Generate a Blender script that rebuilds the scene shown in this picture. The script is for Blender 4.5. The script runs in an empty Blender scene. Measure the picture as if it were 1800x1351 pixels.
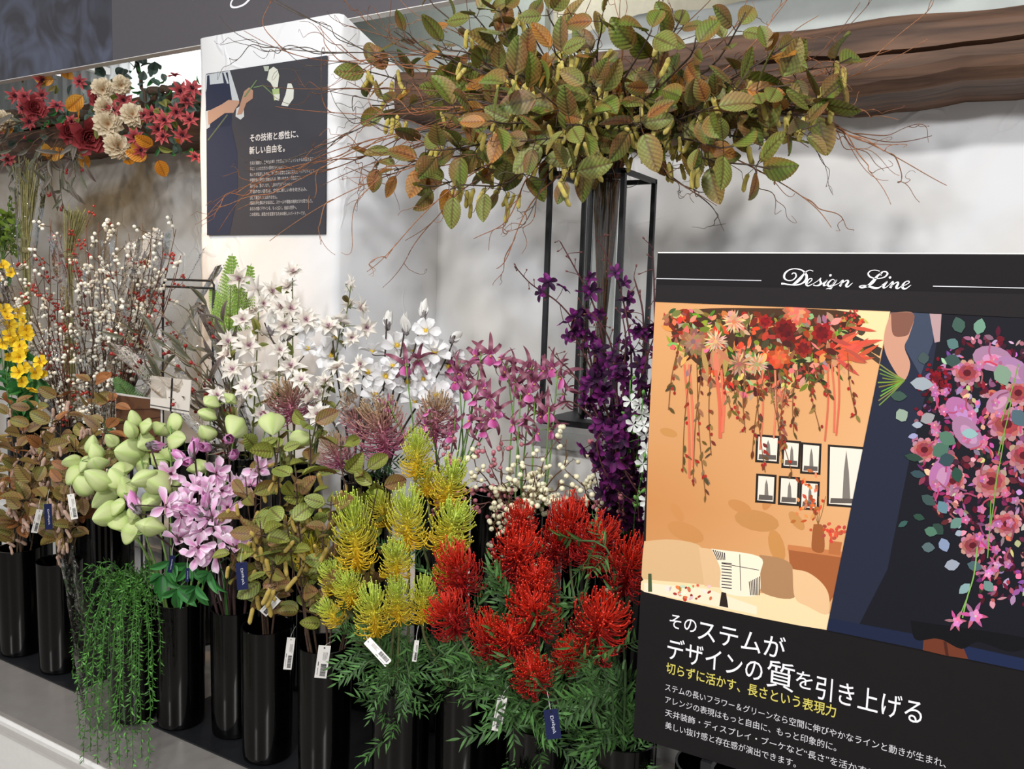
import bpy, math, random
import numpy as np
from mathutils import Matrix, Vector
D = bpy.data; S = bpy.context.scene; COL = S.collection
# ------------------------------------------------------------------ camera
F = 1480.0; CX, CY = 900.0, 675.5
CAM = np.array([0.0, 0.0, 1.5])
def nrm(v):
    v = np.asarray(v, float); return v / (np.linalg.norm(v) + 1e-12)
_vl = (-2540.0, -240.0); _b = 14000.0; _a = -(F * F + _vl[1] * _b) / _vl[0]
XW = -nrm([_vl[0], _vl[1], F]); ZW = -nrm([_a, _b, F]); YW = np.cross(XW, ZW)
YW = nrm(YW if YW[2] > 0 else -YW)
CM = np.array([XW, YW, ZW])
def at(x, y, Y=None, X=None, Z=None):
    """point of the place that the photograph shows at (x, y), on the plane Y, X or Z"""
    d = CM @ np.array([(x - CX) / F, (y - CY) / F, 1.0])
    t = (Y - CAM[1]) / d[1] if Y is not None else (X - CAM[0]) / d[0] if X is not None else (Z - CAM[2]) / d[2]
    return CAM + t * d
def topx(p):
    c = CM.T @ (np.asarray(p, float) - CAM); return CX + F * c[0] / c[2], CY + F * c[1] / c[2], c[2]
cam = D.cameras.new('camera'); co = D.objects.new('camera', cam); COL.objects.link(co)
cam.sensor_fit = 'HORIZONTAL'; cam.sensor_width = 36.0; cam.lens = 36.0 * F / 1800.0; cam.clip_start = 0.02
R = np.stack([CM[:, 0], -CM[:, 1], -CM[:, 2]], 1)
m4 = np.eye(4); m4[:3, :3] = R; m4[:3, 3] = CAM
co.matrix_world = Matrix(m4.tolist()); S.camera = co
# ------------------------------------------------------------------ light
S.view_settings.view_transform = 'Standard'; S.view_settings.look = 'None'
S.view_settings.gamma = 1.0; S.view_settings.use_curve_mapping = False
S.view_settings.exposure = 0.1
W = D.worlds.new('world'); S.world = W; W.use_nodes = True
W.node_tree.nodes['Background'].inputs[0].default_value = (0.95, 0.97, 1.0, 1)
W.node_tree.nodes['Background'].inputs[1].default_value = 0.4
def lamp(name, kind, loc, target, power, color, size=0.2, spot=None, blend=0.6):
    l = D.lights.new(name, kind); o = D.objects.new(name, l); COL.objects.link(o)
    o.location = loc; l.energy = power; l.color = color
    d = Vector(target) - Vector(loc); o.rotation_euler = d.to_track_quat('-Z', 'Y').to_euler()
    if kind == 'AREA': l.shape = 'DISK'; l.size = size
    elif kind == 'SPOT': l.spot_size = math.radians(spot); l.spot_blend = blend; l.shadow_soft_size = size
    return o
lamp('ceiling_and_fill_lamp', 'AREA', (-0.5, -0.2, 3.1), (-0.9, 1.9, 0.9), 38, (1.0, 0.985, 0.97), 0.22)
lamp('ceiling_and_fill_lamp', 'AREA', (-2.4, -0.4, 3.1), (-1.9, 1.9, 1.0), 9, (1.0, 0.98, 0.97), 0.25)
lamp('ceiling_and_fill_lamp', 'AREA', (1.9, -1.9, 2.75), (-0.6, 2.2, 1.4), 74, (0.98, 0.99, 1.0), 0.3)
lamp('ceiling_and_fill_lamp', 'AREA', (-1.9, -4.2, 3.0), (-1.2, 2.2, 1.4), 72, (0.98, 0.99, 1.0), 0.35)  # fill lamp added to brighten the wall behind the twig arrangement
lamp('spot_lamp', 'SPOT', (-2.85, 1.1, 2.8), (-2.35, 1.86, 1.32), 95, (1.0, 0.66, 0.36), 0.05, 52, 0.9)
lamp('tube_lamp_light', 'AREA', (-3.2, 2.33, 2.36), (-3.2, 2.55, 2.36), 4, (0.93, 0.96, 1.0), 0.5)
lamp('tube_lamp_light', 'AREA', (-1.3, 2.05, 2.75), (-1.2, 2.5, 2.2), 7, (0.95, 0.97, 1.0), 0.5)
# ------------------------------------------------------------------ colour and materials
def lin(c):
    c = np.asarray(c, float) / 255.0
    return np.where(c <= 0.04045, c / 12.92, ((c + 0.055) / 1.055) ** 2.4)
MATS = {}
def mat(name, base=None, rough=0.5, metal=0.0, spec=0.5, transl=0.0, noise=0.12, nscale=60.0, bump=0.0, bscale=80.0, sheen=0.0, coat=0.0):
    """surface whose colour is the mesh's own printed/dyed colour (attribute Col) or one plain colour, varied by fine noise"""
    m = D.materials.new(name); m.use_nodes = True; nt = m.node_tree; N = nt.nodes; L = nt.links
    bs = N['Principled BSDF']; out = N['Material Output']
    bs.inputs['Roughness'].default_value = rough; bs.inputs['Metallic'].default_value = metal
    bs.inputs['Specular IOR Level'].default_value = spec
    if sheen: bs.inputs['Sheen Weight'].default_value = sheen
    if coat: bs.inputs['Coat Weight'].default_value = coat
    tc = N.new('ShaderNodeTexCoord')
    if base is None:
        a = N.new('ShaderNodeAttribute'); a.attribute_name = 'Col'; src = a.outputs['Color']
    else:
        a = N.new('ShaderNodeRGB'); a.outputs[0].default_value = (*lin(base), 1); src = a.outputs[0]
    if noise:
        nz = N.new('ShaderNodeTexNoise'); nz.inputs['Scale'].default_value = nscale; nz.inputs['Detail'].default_value = 3
        L.new(tc.outputs['Object'], nz.inputs['Vector'])
        mr = N.new('ShaderNodeMapRange'); mr.inputs[1].default_value = 0.3; mr.inputs[2].default_value = 0.7
        mr.inputs[3].default_value = 1 - noise; mr.inputs[4].default_value = 1 + noise
        L.new(nz.outputs['Fac'], mr.inputs[0])
        mx = N.new('ShaderNodeMix'); mx.data_type = 'RGBA'; mx.blend_type = 'MULTIPLY'; mx.inputs[0].default_value = 1.0
        L.new(src, mx.inputs[6]); L.new(mr.outputs[0], mx.inputs[7]); src = mx.outputs[2]
    L.new(src, bs.inputs['Base Color'])
    if bump:
        n2 = N.new('ShaderNodeTexNoise'); n2.inputs['Scale'].default_value = bscale; n2.inputs['Detail'].default_value = 4
        L.new(tc.outputs['Object'], n2.inputs['Vector'])
        bp = N.new('ShaderNodeBump'); bp.inputs['Strength'].default_value = bump; bp.inputs['Distance'].default_value = 0.004
        L.new(n2.outputs['Fac'], bp.inputs['Height']); L.new(bp.outputs[0], bs.inputs['Normal'])
    if transl:
        t = N.new('ShaderNodeBsdfTranslucent'); ms = N.new('ShaderNodeMixShader'); ms.inputs[0].default_value = transl
        L.new(src, t.inputs[0]); L.new(bs.outputs[0], ms.inputs[1]); L.new(t.outputs[0], ms.inputs[2]); L.new(ms.outputs[0], out.inputs[0])
    MATS[name] = m; return m
def clear_mat(name, tint, clear, rough, bump=0.0, bscale=20.0, ior=1.5):
    m = D.materials.new(name); m.use_nodes = True; nt = m.node_tree; N = nt.nodes; L = nt.links
    N.remove(N['Principled BSDF']); out = N['Material Output']
    tr = N.new('ShaderNodeBsdfTransparent'); tr.inputs[0].default_value = (*tint, 1)
    gl = N.new('ShaderNodeBsdfGlossy'); gl.inputs['Roughness'].default_value = rough
    fr = N.new('ShaderNodeFresnel'); fr.inputs[0].default_value = ior
    mr = N.new('ShaderNodeMath'); mr.operation = 'ADD'; mr.inputs[1].default_value = 1 - clear; mr.use_clamp = True
    L.new(fr.outputs[0], mr.inputs[0])
    if bump:
        tc = N.new('ShaderNodeTexCoord'); nz = N.new('ShaderNodeTexNoise'); nz.inputs['Scale'].default_value = bscale
        nz.inputs['Distortion'].default_value = 1.5; nz.inputs['Detail'].default_value = 2
        bp = N.new('ShaderNodeBump'); bp.inputs['Strength'].default_value = bump; bp.inputs['Distance'].default_value = 0.01
        L.new(tc.outputs['Object'], nz.inputs['Vector']); L.new(nz.outputs['Fac'], bp.inputs['Height'])
        L.new(bp.outputs[0], gl.inputs['Normal']); L.new(bp.outputs[0], fr.inputs['Normal'])
    ms = N.new('ShaderNodeMixShader'); L.new(mr.outputs[0], ms.inputs[0]); L.new(tr.outputs[0], ms.inputs[1]); L.new(gl.outputs[0], ms.inputs[2])
    L.new(ms.outputs[0], out.inputs[0]); MATS[name] = m; return m
mat('petal', rough=0.62, spec=0.25, transl=0.2, noise=0.06, nscale=90)
mat('leaf', rough=0.5, spec=0.4, transl=0.15, noise=0.14, nscale=70)
mat('twig', rough=0.75, spec=0.3, noise=0.25, nscale=120, bump=0.3, bscale=300)
mat('filament', rough=0.42, spec=0.5, transl=0.15, noise=0.1)
mat('berry', rough=0.4, spec=0.4, noise=0.08)
mat('fuzz', rough=0.95, spec=0.1, noise=0.22, nscale=900, bump=0.8, bscale=1200, sheen=0.4)
mat('print', rough=0.55, spec=0.15, noise=0.0)
mat('lettering', rough=0.5, noise=0.03)
mat('vase_gloss', (3, 3, 3), rough=0.1, spec=0.36, noise=0.1)
mat('black_metal', (24, 25, 28), rough=0.45, spec=0.4, noise=0.1)
mat('paper', (226, 223, 220), rough=0.7, noise=0.03)
mat('board', (26, 23, 24), rough=0.6, spec=0.12, noise=0.04)
mat('steel', (158, 152, 147), rough=0.3, metal=0.35, noise=0.05, nscale=25)
mat('white_paint', (222, 219, 214), rough=0.45, noise=0.03)
mat('wax', (230, 228, 224), rough=0.4, noise=0.04)
clear_mat('glass', (0.93, 0.94, 0.93), 0.97, 0.03)
clear_mat('cellophane', (0.985, 0.985, 0.98), 1.0, 0.06, 0.8, 22, 1.22)
clear_mat('acrylic', (0.85, 0.86, 0.87), 0.8, 0.12)
# ------------------------------------------------------------------ mesh building
class MB:
    def __init__(s): s.V = []; s.Q = []; s.T = []; s.C = []; s.n = 0
    def add(s, v, q=None, t=None, c=(200, 200, 200), linear=False):
        v = np.asarray(v, float).reshape(-1, 3); k = len(v)
        if q is not None and len(q): s.Q.append(np.asarray(q, int) + s.n)
        if t is not None and len(t): s.T.append(np.asarray(t, int) + s.n)
        c = np.asarray(c, float)
        if not linear: c = lin(c)
        s.C.append(np.broadcast_to(c, (k, 3))); s.V.append(v); s.n += k
        return s
    def tube(s, pts, r, c=(90, 70, 50), sides=5, cap=True):
        pts = np.asarray(pts, float); n = len(pts); r = np.broadcast_to(np.asarray(r, float), (n,))
        t = np.gradient(pts, axis=0); t /= np.linalg.norm(t, axis=1)[:, None] + 1e-12
        ref = np.array([0.31, 0.17, 0.93]) if abs(nrm(t[0])[2]) < 0.9 else np.array([0.93, 0.31, 0.17])
        a = np.cross(t, ref); a /= np.linalg.norm(a, axis=1)[:, None] + 1e-12; b = np.cross(t, a)
        th = np.arange(sides) * 2 * math.pi / sides
        v = pts[:, None, :] + r[:, None, None] * (np.cos(th)[None, :, None] * a[:, None, :] + np.sin(th)[None, :, None] * b[:, None, :])
        i = np.arange(n - 1)[:, None] * sides; j = np.arange(sides)[None, :]; j2 = (j + 1) % sides
        q = np.stack([i + j, i + j2, i + sides + j2, i + sides + j], -1).reshape(-1, 4)
        tr = None
        cc = np.asarray(c, float)
        if cc.ndim == 2: cc = np.repeat(cc, sides, 0)
        v = v.reshape(-1, 3)
        if cap:
            v = np.vstack([v, pts[0], pts[-1]]); k = n * sides; jj = np.arange(sides); e = (n - 1) * sides
            tr = np.vstack([np.stack([jj * 0 + k, (jj + 1) % sides, jj], 1), np.stack([jj * 0 + k + 1, e + jj, e + (jj + 1) % sides], 1)])
            if cc.ndim == 2: cc = np.vstack([cc, cc[0], cc[-1]])
        return s.add(v, q, tr, cc)
    def ball(s, p, r, c, nu=8, nv=6, axis=None, stretch=1.0):
        th = np.linspace(0, math.pi, nv + 1); ph = np.arange(nu) * 2 * math.pi / nu
        v = np.stack([np.sin(th)[:, None] * np.cos(ph), np.sin(th)[:, None] * np.sin(ph), np.cos(th)[:, None] * stretch + 0 * ph], -1).reshape(-1, 3) * r
        if axis is not None: v = v @ zframe(axis).T
        i = np.arange(nv)[:, None] * nu; j = np.arange(nu)[None]; j2 = (j + 1) % nu
        q = np.stack([i + j, i + nu + j, i + nu + j2, i + j2], -1).reshape(-1, 4)
        return s.add(v + np.asarray(p, float), q, None, c)
    def lathe(s, prof, c=(20, 20, 20), n=40, o=(0, 0, 0)):
        prof = np.asarray(prof, float); k = len(prof); ph = np.arange(n) * 2 * math.pi / n
        v = np.stack([prof[:, 0][:, None] * np.cos(ph), prof[:, 0][:, None] * np.sin(ph), prof[:, 1][:, None] + 0 * ph], -1).reshape(-1, 3)
        j = np.arange(n); j2 = (j + 1) % n; q0 = np.stack([j, j2, n + j2, n + j], -1); v = v + np.asarray(o, float)
        for i in range(k - 1): s.add(v[i * n:(i + 2) * n], q0, None, c)      # each band keeps its own normals
        return s
    def box(s, lo, hi, c=(200, 200, 200)):
        lo = np.asarray(lo, float); hi = np.asarray(hi, float)
        v = np.array([[(lo, hi)[i][0], (lo, hi)[j][1], (lo, hi)[k][2]] for i in (0, 1) for j in (0, 1) for k in (0, 1)])
        q = [[0, 1, 3, 2], [4, 6, 7, 5], [0, 4, 5, 1], [2, 3, 7, 6], [0, 2, 6, 4], [1, 5, 7, 3]]
        return s.add(v, q, None, c)
    def sheet(s, sh, M, p, c):
        v, q, u, w = sh
        return s.add(v @ np.asarray(M).T + np.asarray(p, float), q, None, c(u, w) if callable(c) else c)
    def mesh(s, name, m, smooth=True):
        me = D.meshes.new(name); V = np.vstack(s.V); me.vertices.add(len(V)); me.vertices.foreach_set('co', V.astype(np.float32).ravel())
        Q = np.vstack(s.Q) if s.Q else np.zeros((0, 4), int); T = np.vstack(s.T) if s.T else np.zeros((0, 3), int)
        idx = np.concatenate([Q.ravel(), T.ravel()]).astype(np.int32)
        me.loops.add(len(idx)); me.loops.foreach_set('vertex_index', idx)
        st = np.concatenate([np.arange(len(Q)) * 4, len(Q) * 4 + np.arange(len(T)) * 3]).astype(np.int32)
        me.polygons.add(len(st)); me.polygons.foreach_set('loop_start', st)
        me.polygons.foreach_set('use_smooth', np.full(len(st), smooth, dtype=bool))
        at_ = me.color_attributes.new('Col', 'FLOAT_COLOR', 'POINT')
        C = np.hstack([np.clip(np.vstack(s.C), 0, 1), np.ones((len(V), 1))]); at_.data.foreach_set('color', C.astype(np.float32).ravel())
        me.materials.append(MATS[m] if isinstance(m, str) else m); me.update(calc_edges=True); me.validate(); return me
    def build(s, name, m, parent=None, smooth=True):
        """one mesh object; under a parent its vertices become relative to the parent's base"""
        if parent is not None:
            o_ = np.array(parent.get('_o', (0, 0, 0)))
            s.V = [v - o_ for v in s.V]
        ob = D.objects.new(name, s.mesh(name, m, smooth)); COL.objects.link(ob)
        if parent is not None: ob.parent = parent
        return ob
ORIG = {}
def zframe(d, roll=0.0):
    """columns x, y, z with z along d"""
    z = nrm(d); r = np.array([0, 0, 1.0]) if abs(z[2]) < 0.95 else np.array([0, 1.0, 0])
    x = nrm(np.cross(r, z)); y = np.cross(z, x); c, s_ = math.cos(roll), math.sin(roll)
    return np.stack([x * c + y * s_, -x * s_ + y * c, z], 1)
def xframe(d, n=(0, 0, 1), roll=0.0):
    """columns with x along d and z near n"""
    x = nrm(d); n = np.asarray(n, float); y = np.cross(n, x)
    if np.linalg.norm(y) < 1e-3: y = np.cross(np.array([0.3, 0.9, 0.1]), x)
    y = nrm(y); z = np.cross(x, y); c, s_ = math.cos(roll), math.sin(roll)
    return np.stack([x, y * c + z * s_, -y * s_ + z * c], 1)
def thing(name, label, cat, loc, group=None):
    o = D.objects.new(name, None); COL.objects.link(o); o.empty_display_size = 0.02
    o.location = [float(x) for x in loc]; o['label'] = label; o['category'] = cat
    if group: o['group'] = group
    ORIG[o.name] = np.asarray(loc, float); return o
def tag(o, label, cat, group=None):
    o['label'] = label; o['category'] = cat
    if group: o['group'] = group
    return o
def struct(o, label=None):
    o['kind'] = 'structure'
    if label: o['label'] = label
    return o
def part(mb, name, m, root, smooth=True, label=None):
    base = ORIG[root.name]; mb.V = [v - base for v in mb.V]
    ob = D.objects.new(name, mb.mesh(name, m, smooth)); COL.objects.link(ob); ob.parent = root
    if label: ob['label'] = label
    ORIG[ob.name] = base
    return ob
def inst(name, me, root, p, M=None, s=1.0, sub=None):
    """a part that shares mesh data; sub is a list of (name, mesh) sub-parts riding on it"""
    ob = D.objects.new(name, me); COL.objects.link(ob); ob.parent = root
    m = np.eye(4)
    if M is not None: m[:3, :3] = np.asarray(M)
    m[:3, :3] = m[:3, :3] * s; m[:3, 3] = np.asarray(p, float) - ORIG[root.name]
    ob.matrix_basis = Matrix(m.tolist())
    for n_, me_ in (sub or []):
        c = D.objects.new(n_, me_); COL.objects.link(c); c.parent = ob
    return ob
def prof(a, b):
    um = a / (a + b); k = um ** a * (1 - um) ** b
    return lambda u: np.maximum(u, 1e-9) ** a * np.maximum(1 - u, 0) ** b / k
def sheet(L, Wd, pf, nu=6, nv=4, bend=0.0, cup=0.0, rib=0.0, nrib=6, serr=0.0, nser=9, twist=0.0, wave=0.0):
    u = np.linspace(0, 1, nu + 1); w = np.linspace(-1, 1, nv + 1); du = L / nu
    th = bend * u; x = np.concatenate([[0], np.cumsum(np.cos((th[1:] + th[:-1]) / 2) * du)]); z = -np.concatenate([[0], np.cumsum(np.sin((th[1:] + th[:-1]) / 2) * du)])
    hw = Wd / 2 * pf(u)
    if serr: hw = hw * (1 + serr * ((u * nser) % 1.0 - 0.5))
    n = np.stack([np.sin(th), 0 * th, np.cos(th)], 1)
    h = cup * hw[:, None] * (w[None] ** 2) + wave * L * np.sin(u[:, None] * 9 + w[None] * 2) * np.abs(w[None])
    if rib: h = h + rib * L * np.sin(2 * math.pi * nrib * (u[:, None] - 0.28 * np.abs(w[None]) * hw[:, None] / (Wd / 2))) * (1 - w[None] ** 4) * np.minimum(1, hw[:, None] / (Wd * 0.2)) - rib * L * 1.5 * (1 - np.abs(w[None])) ** 3
    ct, st = np.cos(twist * u), np.sin(twist * u)
    yy = hw[:, None] * w[None]; Y2 = yy * ct[:, None] - h * st[:, None]; H2 = yy * st[:, None] + h * ct[:, None]
    v = np.stack([x, 0 * x, z], 1)[:, None, :] + n[:, None, :] * H2[..., None]; v[..., 1] += Y2
    i = np.arange(nu)[:, None] * (nv + 1); j = np.arange(nv)[None]
    q = np.stack([i + j, i + j + nv + 1, i + j + nv + 2, i + j + 1], -1).reshape(-1, 4)
    U = np.repeat(u, nv + 1); Wv = np.tile(w, nu + 1)
    return v.reshape(-1, 3), q, U, Wv
def mixc(a, b, t):
    t = np.clip(np.asarray(t, float), 0, 1)[..., None]; return np.asarray(a, float) * (1 - t) + np.asarray(b, float) * t
def bez(p0, h0, h1, p1, n=10):
    t = np.linspace(0, 1, n)[:, None]
    return (1 - t) ** 3 * p0 + 3 * (1 - t) ** 2 * t * h0 + 3 * (1 - t) * t * t * h1 + t ** 3 * p1
def crom(P, n=6):
    P = np.asarray(P, float); Q = np.vstack([2 * P[0] - P[1], P, 2 * P[-1] - P[-2]]); out = []
    for i in range(1, len(Q) - 2):
        t = np.linspace(0, 1, n, endpoint=False)[:, None]; a, b, c, d = Q[i - 1], Q[i], Q[i + 1], Q[i + 2]
        out.append(0.5 * (2 * b + (c - a) * t + (2 * a - 5 * b + 4 * c - d) * t * t + (3 * b - a - 3 * c + d) * t ** 3))
    return np.vstack(out + [P[-1:]])
ORD = ['', 'second', 'third', 'fourth', 'fifth', 'sixth', 'seventh', 'eighth', 'ninth', 'tenth', 'eleventh', 'twelfth', 'thirteenth', 'fourteenth', 'fifteenth', 'sixteenth', 'seventeenth', 'eighteenth', 'nineteenth', 'twentieth']
def rank_labels(items, desc, where, group=None):
    """items: (root, photo x of its tip); each label says where the thing stands in its row"""
    items = sorted(items, key=lambda t: t[1]); n = len(items)
    for i, (o, _) in enumerate(items):
        if n == 1: w = ''
        elif i == 0: w = 'leftmost'
        elif i == n - 1: w = 'rightmost'
        elif i <= (n - 1) / 2: w = ORD[i] + ' from the left'
        else: w = ORD[n - 1 - i] + ' from the right'
        o['label'] = f'{desc}, {w} {where}' if w else f'{desc} {where}'
        if group: o['group'] = group
RNG = random.Random(7); NP = np.random.default_rng(7)
def rv(s=1.0): return NP.normal(0, s, 3)
TOCAM = lambda p: nrm(CAM - np.asarray(p))
# ------------------------------------------------------------------ the place
def plaster_mat():
    m = D.materials.new('plaster'); m.use_nodes = True; nt = m.node_tree; N = nt.nodes; L = nt.links; bs = N['Principled BSDF']
    bs.inputs['Roughness'].default_value = 0.8; bs.inputs['Specular IOR Level'].default_value = 0.2
    tc = N.new('ShaderNodeTexCoord')
    n0 = N.new('ShaderNodeTexNoise'); n0.inputs['Scale'].default_value = 1.6; n0.inputs['Detail'].default_value = 5; n0.inputs['Distortion'].default_value = 1.2
    L.new(tc.outputs['Object'], n0.inputs['Vector'])
    cr = N.new('ShaderNodeValToRGB'); e = cr.color_ramp.elements
    e[0].position = 0.30; e[0].color = (*lin((221, 217, 211)), 1); e[1].position = 0.62; e[1].color = (*lin((228, 228, 229)), 1)
    L.new(n0.outputs['Fac'], cr.inputs[0]); L.new(cr.outputs[0], bs.inputs['Base Color'])
    nd = N.new('ShaderNodeTexNoise'); nd.inputs['Scale'].default_value = 5; L.new(tc.outputs['Object'], nd.inputs['Vector'])
    va = N.new('ShaderNodeMix'); va.data_type = 'VECTOR'; va.inputs[0].default_value = 0.22
    L.new(tc.outputs['Object'], va.inputs[4]); L.new(nd.outputs['Color'], va.inputs[5])
    vo = N.new('ShaderNodeTexVoronoi'); vo.feature = 'DISTANCE_TO_EDGE'; vo.inputs['Scale'].default_value = 4.2; L.new(va.outputs[1], vo.inputs['Vector'])
    mr = N.new('ShaderNodeMapRange'); mr.inputs[1].default_value = 0.0; mr.inputs[2].default_value = 0.03; mr.inputs[3].default_value = 1; mr.inputs[4].default_value = 0
    L.new(vo.outputs['Distance'], mr.inputs[0])
    n1 = N.new('ShaderNodeTexNoise'); n1.inputs['Scale'].default_value = 2.3; L.new(tc.outputs['Object'], n1.inputs['Vector'])
    gt = N.new('ShaderNodeMapRange'); gt.inputs[1].default_value = 0.48; gt.inputs[2].default_value = 0.62; L.new(n1.outputs['Fac'], gt.inputs[0])
    mu = N.new('ShaderNodeMath'); mu.operation = 'MULTIPLY'; L.new(mr.outputs[0], mu.inputs[0]); L.new(gt.outputs[0], mu.inputs[1])
    n2 = N.new('ShaderNodeTexNoise'); n2.inputs['Scale'].default_value = 22; n2.inputs['Detail'].default_value = 6; L.new(tc.outputs['Object'], n2.inputs['Vector'])
    ad = N.new('ShaderNodeMath'); ad.operation = 'MULTIPLY_ADD'; ad.inputs[1].default_value = 0.35; L.new(n2.outputs['Fac'], ad.inputs[0]); L.new(mu.outputs[0], ad.inputs[2])
    bp = N.new('ShaderNodeBump'); bp.inputs['Strength'].default_value = 0.45; bp.inputs['Distance'].default_value = 0.006
    L.new(ad.outputs[0], bp.inputs['Height']); L.new(bp.outputs[0], bs.inputs['Normal']); MATS['plaster'] = m
plaster_mat()
def wood_mat():
    m = D.materials.new('old_wood'); m.use_nodes = True; nt = m.node_tree; N = nt.nodes; L = nt.links; bs = N['Principled BSDF']
    bs.inputs['Roughness'].default_value = 0.6; bs.inputs['Specular IOR Level'].default_value = 0.3
    tc = N.new('ShaderNodeTexCoord'); mp = N.new('ShaderNodeMapping'); mp.inputs['Scale'].default_value = (1.1, 14, 16); L.new(tc.outputs['Object'], mp.inputs[0])
    n0 = N.new('ShaderNodeTexNoise'); n0.inputs['Scale'].default_value = 2.2; n0.inputs['Detail'].default_value = 7; n0.inputs['Distortion'].default_value = 0.8; L.new(mp.outputs[0], n0.inputs['Vector'])
    cr = N.new('ShaderNodeValToRGB'); e = cr.color_ramp.elements; e[0].position = 0.3; e[0].color = (*lin((44, 29, 22)), 1); e[1].position = 0.72; e[1].color = (*lin((112, 82, 62)), 1)
    L.new(n0.outputs['Fac'], cr.inputs[0]); L.new(cr.outputs[0], bs.inputs['Base Color'])
    bp = N.new('ShaderNodeBump'); bp.inputs['Strength'].default_value = 0.4; bp.inputs['Distance'].default_value = 0.004; L.new(n0.outputs['Fac'], bp.inputs['Height']); L.new(bp.outputs[0], bs.inputs['Normal']); MATS['old_wood'] = m
wood_mat()
mat('curtain_cloth', (228, 230, 226), rough=0.8, transl=0.3, noise=0.03)
mat('beige_cloth', (205, 196, 172), rough=0.8, noise=0.04)
mat('sage_board', (164, 170, 160), rough=0.6, noise=0.04, bump=0.1)
mat('floor_tile', (150, 140, 130), rough=0.4, noise=0.06, nscale=4)
WALL_Y, PIL_Y, ZT = 2.395, 1.89, 0.442
def grid_panel(name, x0, x1, z0, z1, y, m, n=(2, 2)):
    b = MB(); b.box((x0, y, z0), (x1, y + 0.08, z1)); return b.build(name, m, smooth=False)
sp = MATS['plaster'].copy(); sp.name = 'stained_plaster'; MATS['stained_plaster'] = sp
for n_ in sp.node_tree.nodes:
    if n_.type == 'VALTORGB': n_.color_ramp.elements[0].position = .36; n_.color_ramp.elements[0].color = (*lin((150, 130, 102)), 1); n_.color_ramp.elements[1].color = (*lin((206, 203, 198)), 1); n_.color_ramp.elements[1].position = .66
struct(grid_panel('wall_rear', -2.0, 2.5, 0, 2.13, WALL_Y, 'plaster'))
struct(grid_panel('wall_back', -7, -2.0005, 0, 2.13, WALL_Y, 'stained_plaster'), 'brown stained plaster wall below the garland beam')
struct(grid_panel('wall_left', -7, -5.0, 0, 3.4, 1.2, 'plaster')); bpy.data.objects['wall_left'].location.y = 1.3
b = MB(); b.box((-7, -3, -0.05), (3, 2.4, 0)); struct(b.build('floor', 'floor_tile', smooth=False))
# plaster pillar with worn, rounded corners
b = MB(); nz_ = 46; zs = np.linspace(0, 1, nz_); px0, px1, yb = -2.315, -1.715, WALL_Y + 0.01
ring = []
for k in range(0, 7): a = math.pi / 2 * k / 6; ring.append((px0 + 0.018 * (1 - math.sin(a)), PIL_Y + 0.018 * (1 - math.cos(a)), 0))
ring = ring[::-1]
rr = [(px0, yb)] + [(px0, PIL_Y + 0.02)] + [(px0 + 0.006, PIL_Y + 0.006)] + [(px0 + 0.02, PIL_Y)]
rr += [(x, PIL_Y) for x in np.linspace(px0 + 0.08, px1 - 0.08, 12)] + [(px1 - 0.02, PIL_Y), (px1 - 0.006, PIL_Y + 0.006), (px1, PIL_Y + 0.02)]
rr += [(px1, y) for y in np.linspace(PIL_Y + 0.08, yb, 7)]
rr = np.array(rr); nr = len(rr); vv = []
for z in zs:
    for (x, y) in rr:
        drop = max(0.0, (y - PIL_Y - 0.02)) * 0.34
        zz = z * (2.285 - (drop if x > px1 - 0.05 else 0)); w = 0.0012 * math.sin(z * 23 + x * 9) + 0.001 * math.sin(z * 41 + y * 17)
        vv.append((x + (w if x > px1 - 0.03 or x < px0 + 0.03 else 0), y + (w if y < PIL_Y + 0.01 else 0), zz))
i = np.arange(nz_ - 1)[:, None] * nr; j = np.arange(nr - 1)[None]
b.add(vv, np.stack([i + j, i + j + 1, i + nr + j + 1, i + nr + j], -1).reshape(-1, 4))
top = vv[-nr:]; b.add(top, None, [[0, k, k + 1] for k in range(1, nr - 1)])
struct(b.build('wall_pillar', 'plaster'), 'white plaster pillar with worn corners carrying the dark poster')
# rough timber beam in two lengths, left and right of the pillar
def beam(name, x0, x1, top, bot, label):
    n = 60; xs = np.linspace(x0, x1, n); b = MB(); y0, y1 = 2.14, WALL_Y
    pts = []; K = 16
    for x in xs:
        t = (x - x0) / (x1 - x0); zt = np.interp(t, *top) + 0.004 * math.sin(x * 17); zb = np.interp(t, *bot) + 0.006 * math.sin(x * 11 + 1) + 0.003 * math.sin(x * 37)
        w = 0.006 * math.sin(x * 7)
        crack = zb + (zt - zb) * (0.40 + 0.22 * t) + 0.006 * math.sin(x * 9)
        ck = 0.02 if (0.35 < t) else 0.004
        pts += [(x, y1, zb), (x, y0 + 0.06, zb - 0.001), (x, y0 + 0.028, zb), (x, y0 + 0.006 + w, zb + 0.022), (x, y0 + w, zb + 0.045), (x, y0 + w, crack - 0.006), (x, y0 + w + ck, crack), (x, y0 + w + 0.001, crack + 0.005),
                (x, y0 + w, zt - 0.03), (x, y0 + 0.008 + w, zt - 0.008), (x, y0 + 0.03, zt), (x, y1, zt + 0.002)]
    k = 12; i = np.arange(n - 1)[:, None] * k; j = np.arange(k)[None]; j2 = (j + 1) % k
    b.add(pts, np.stack([i + j, i + j2, i + k + j2, i + k + j], -1).reshape(-1, 4)); b.add(pts[:k], [], [[0, q, q + 1] for q in range(1, k - 1)]); b.add(pts[-k:], [], [[0, q, q + 1] for q in range(1, k - 1)])
    o = b.build(name, 'old_wood', smooth=False); struct(o, label); return o
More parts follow.
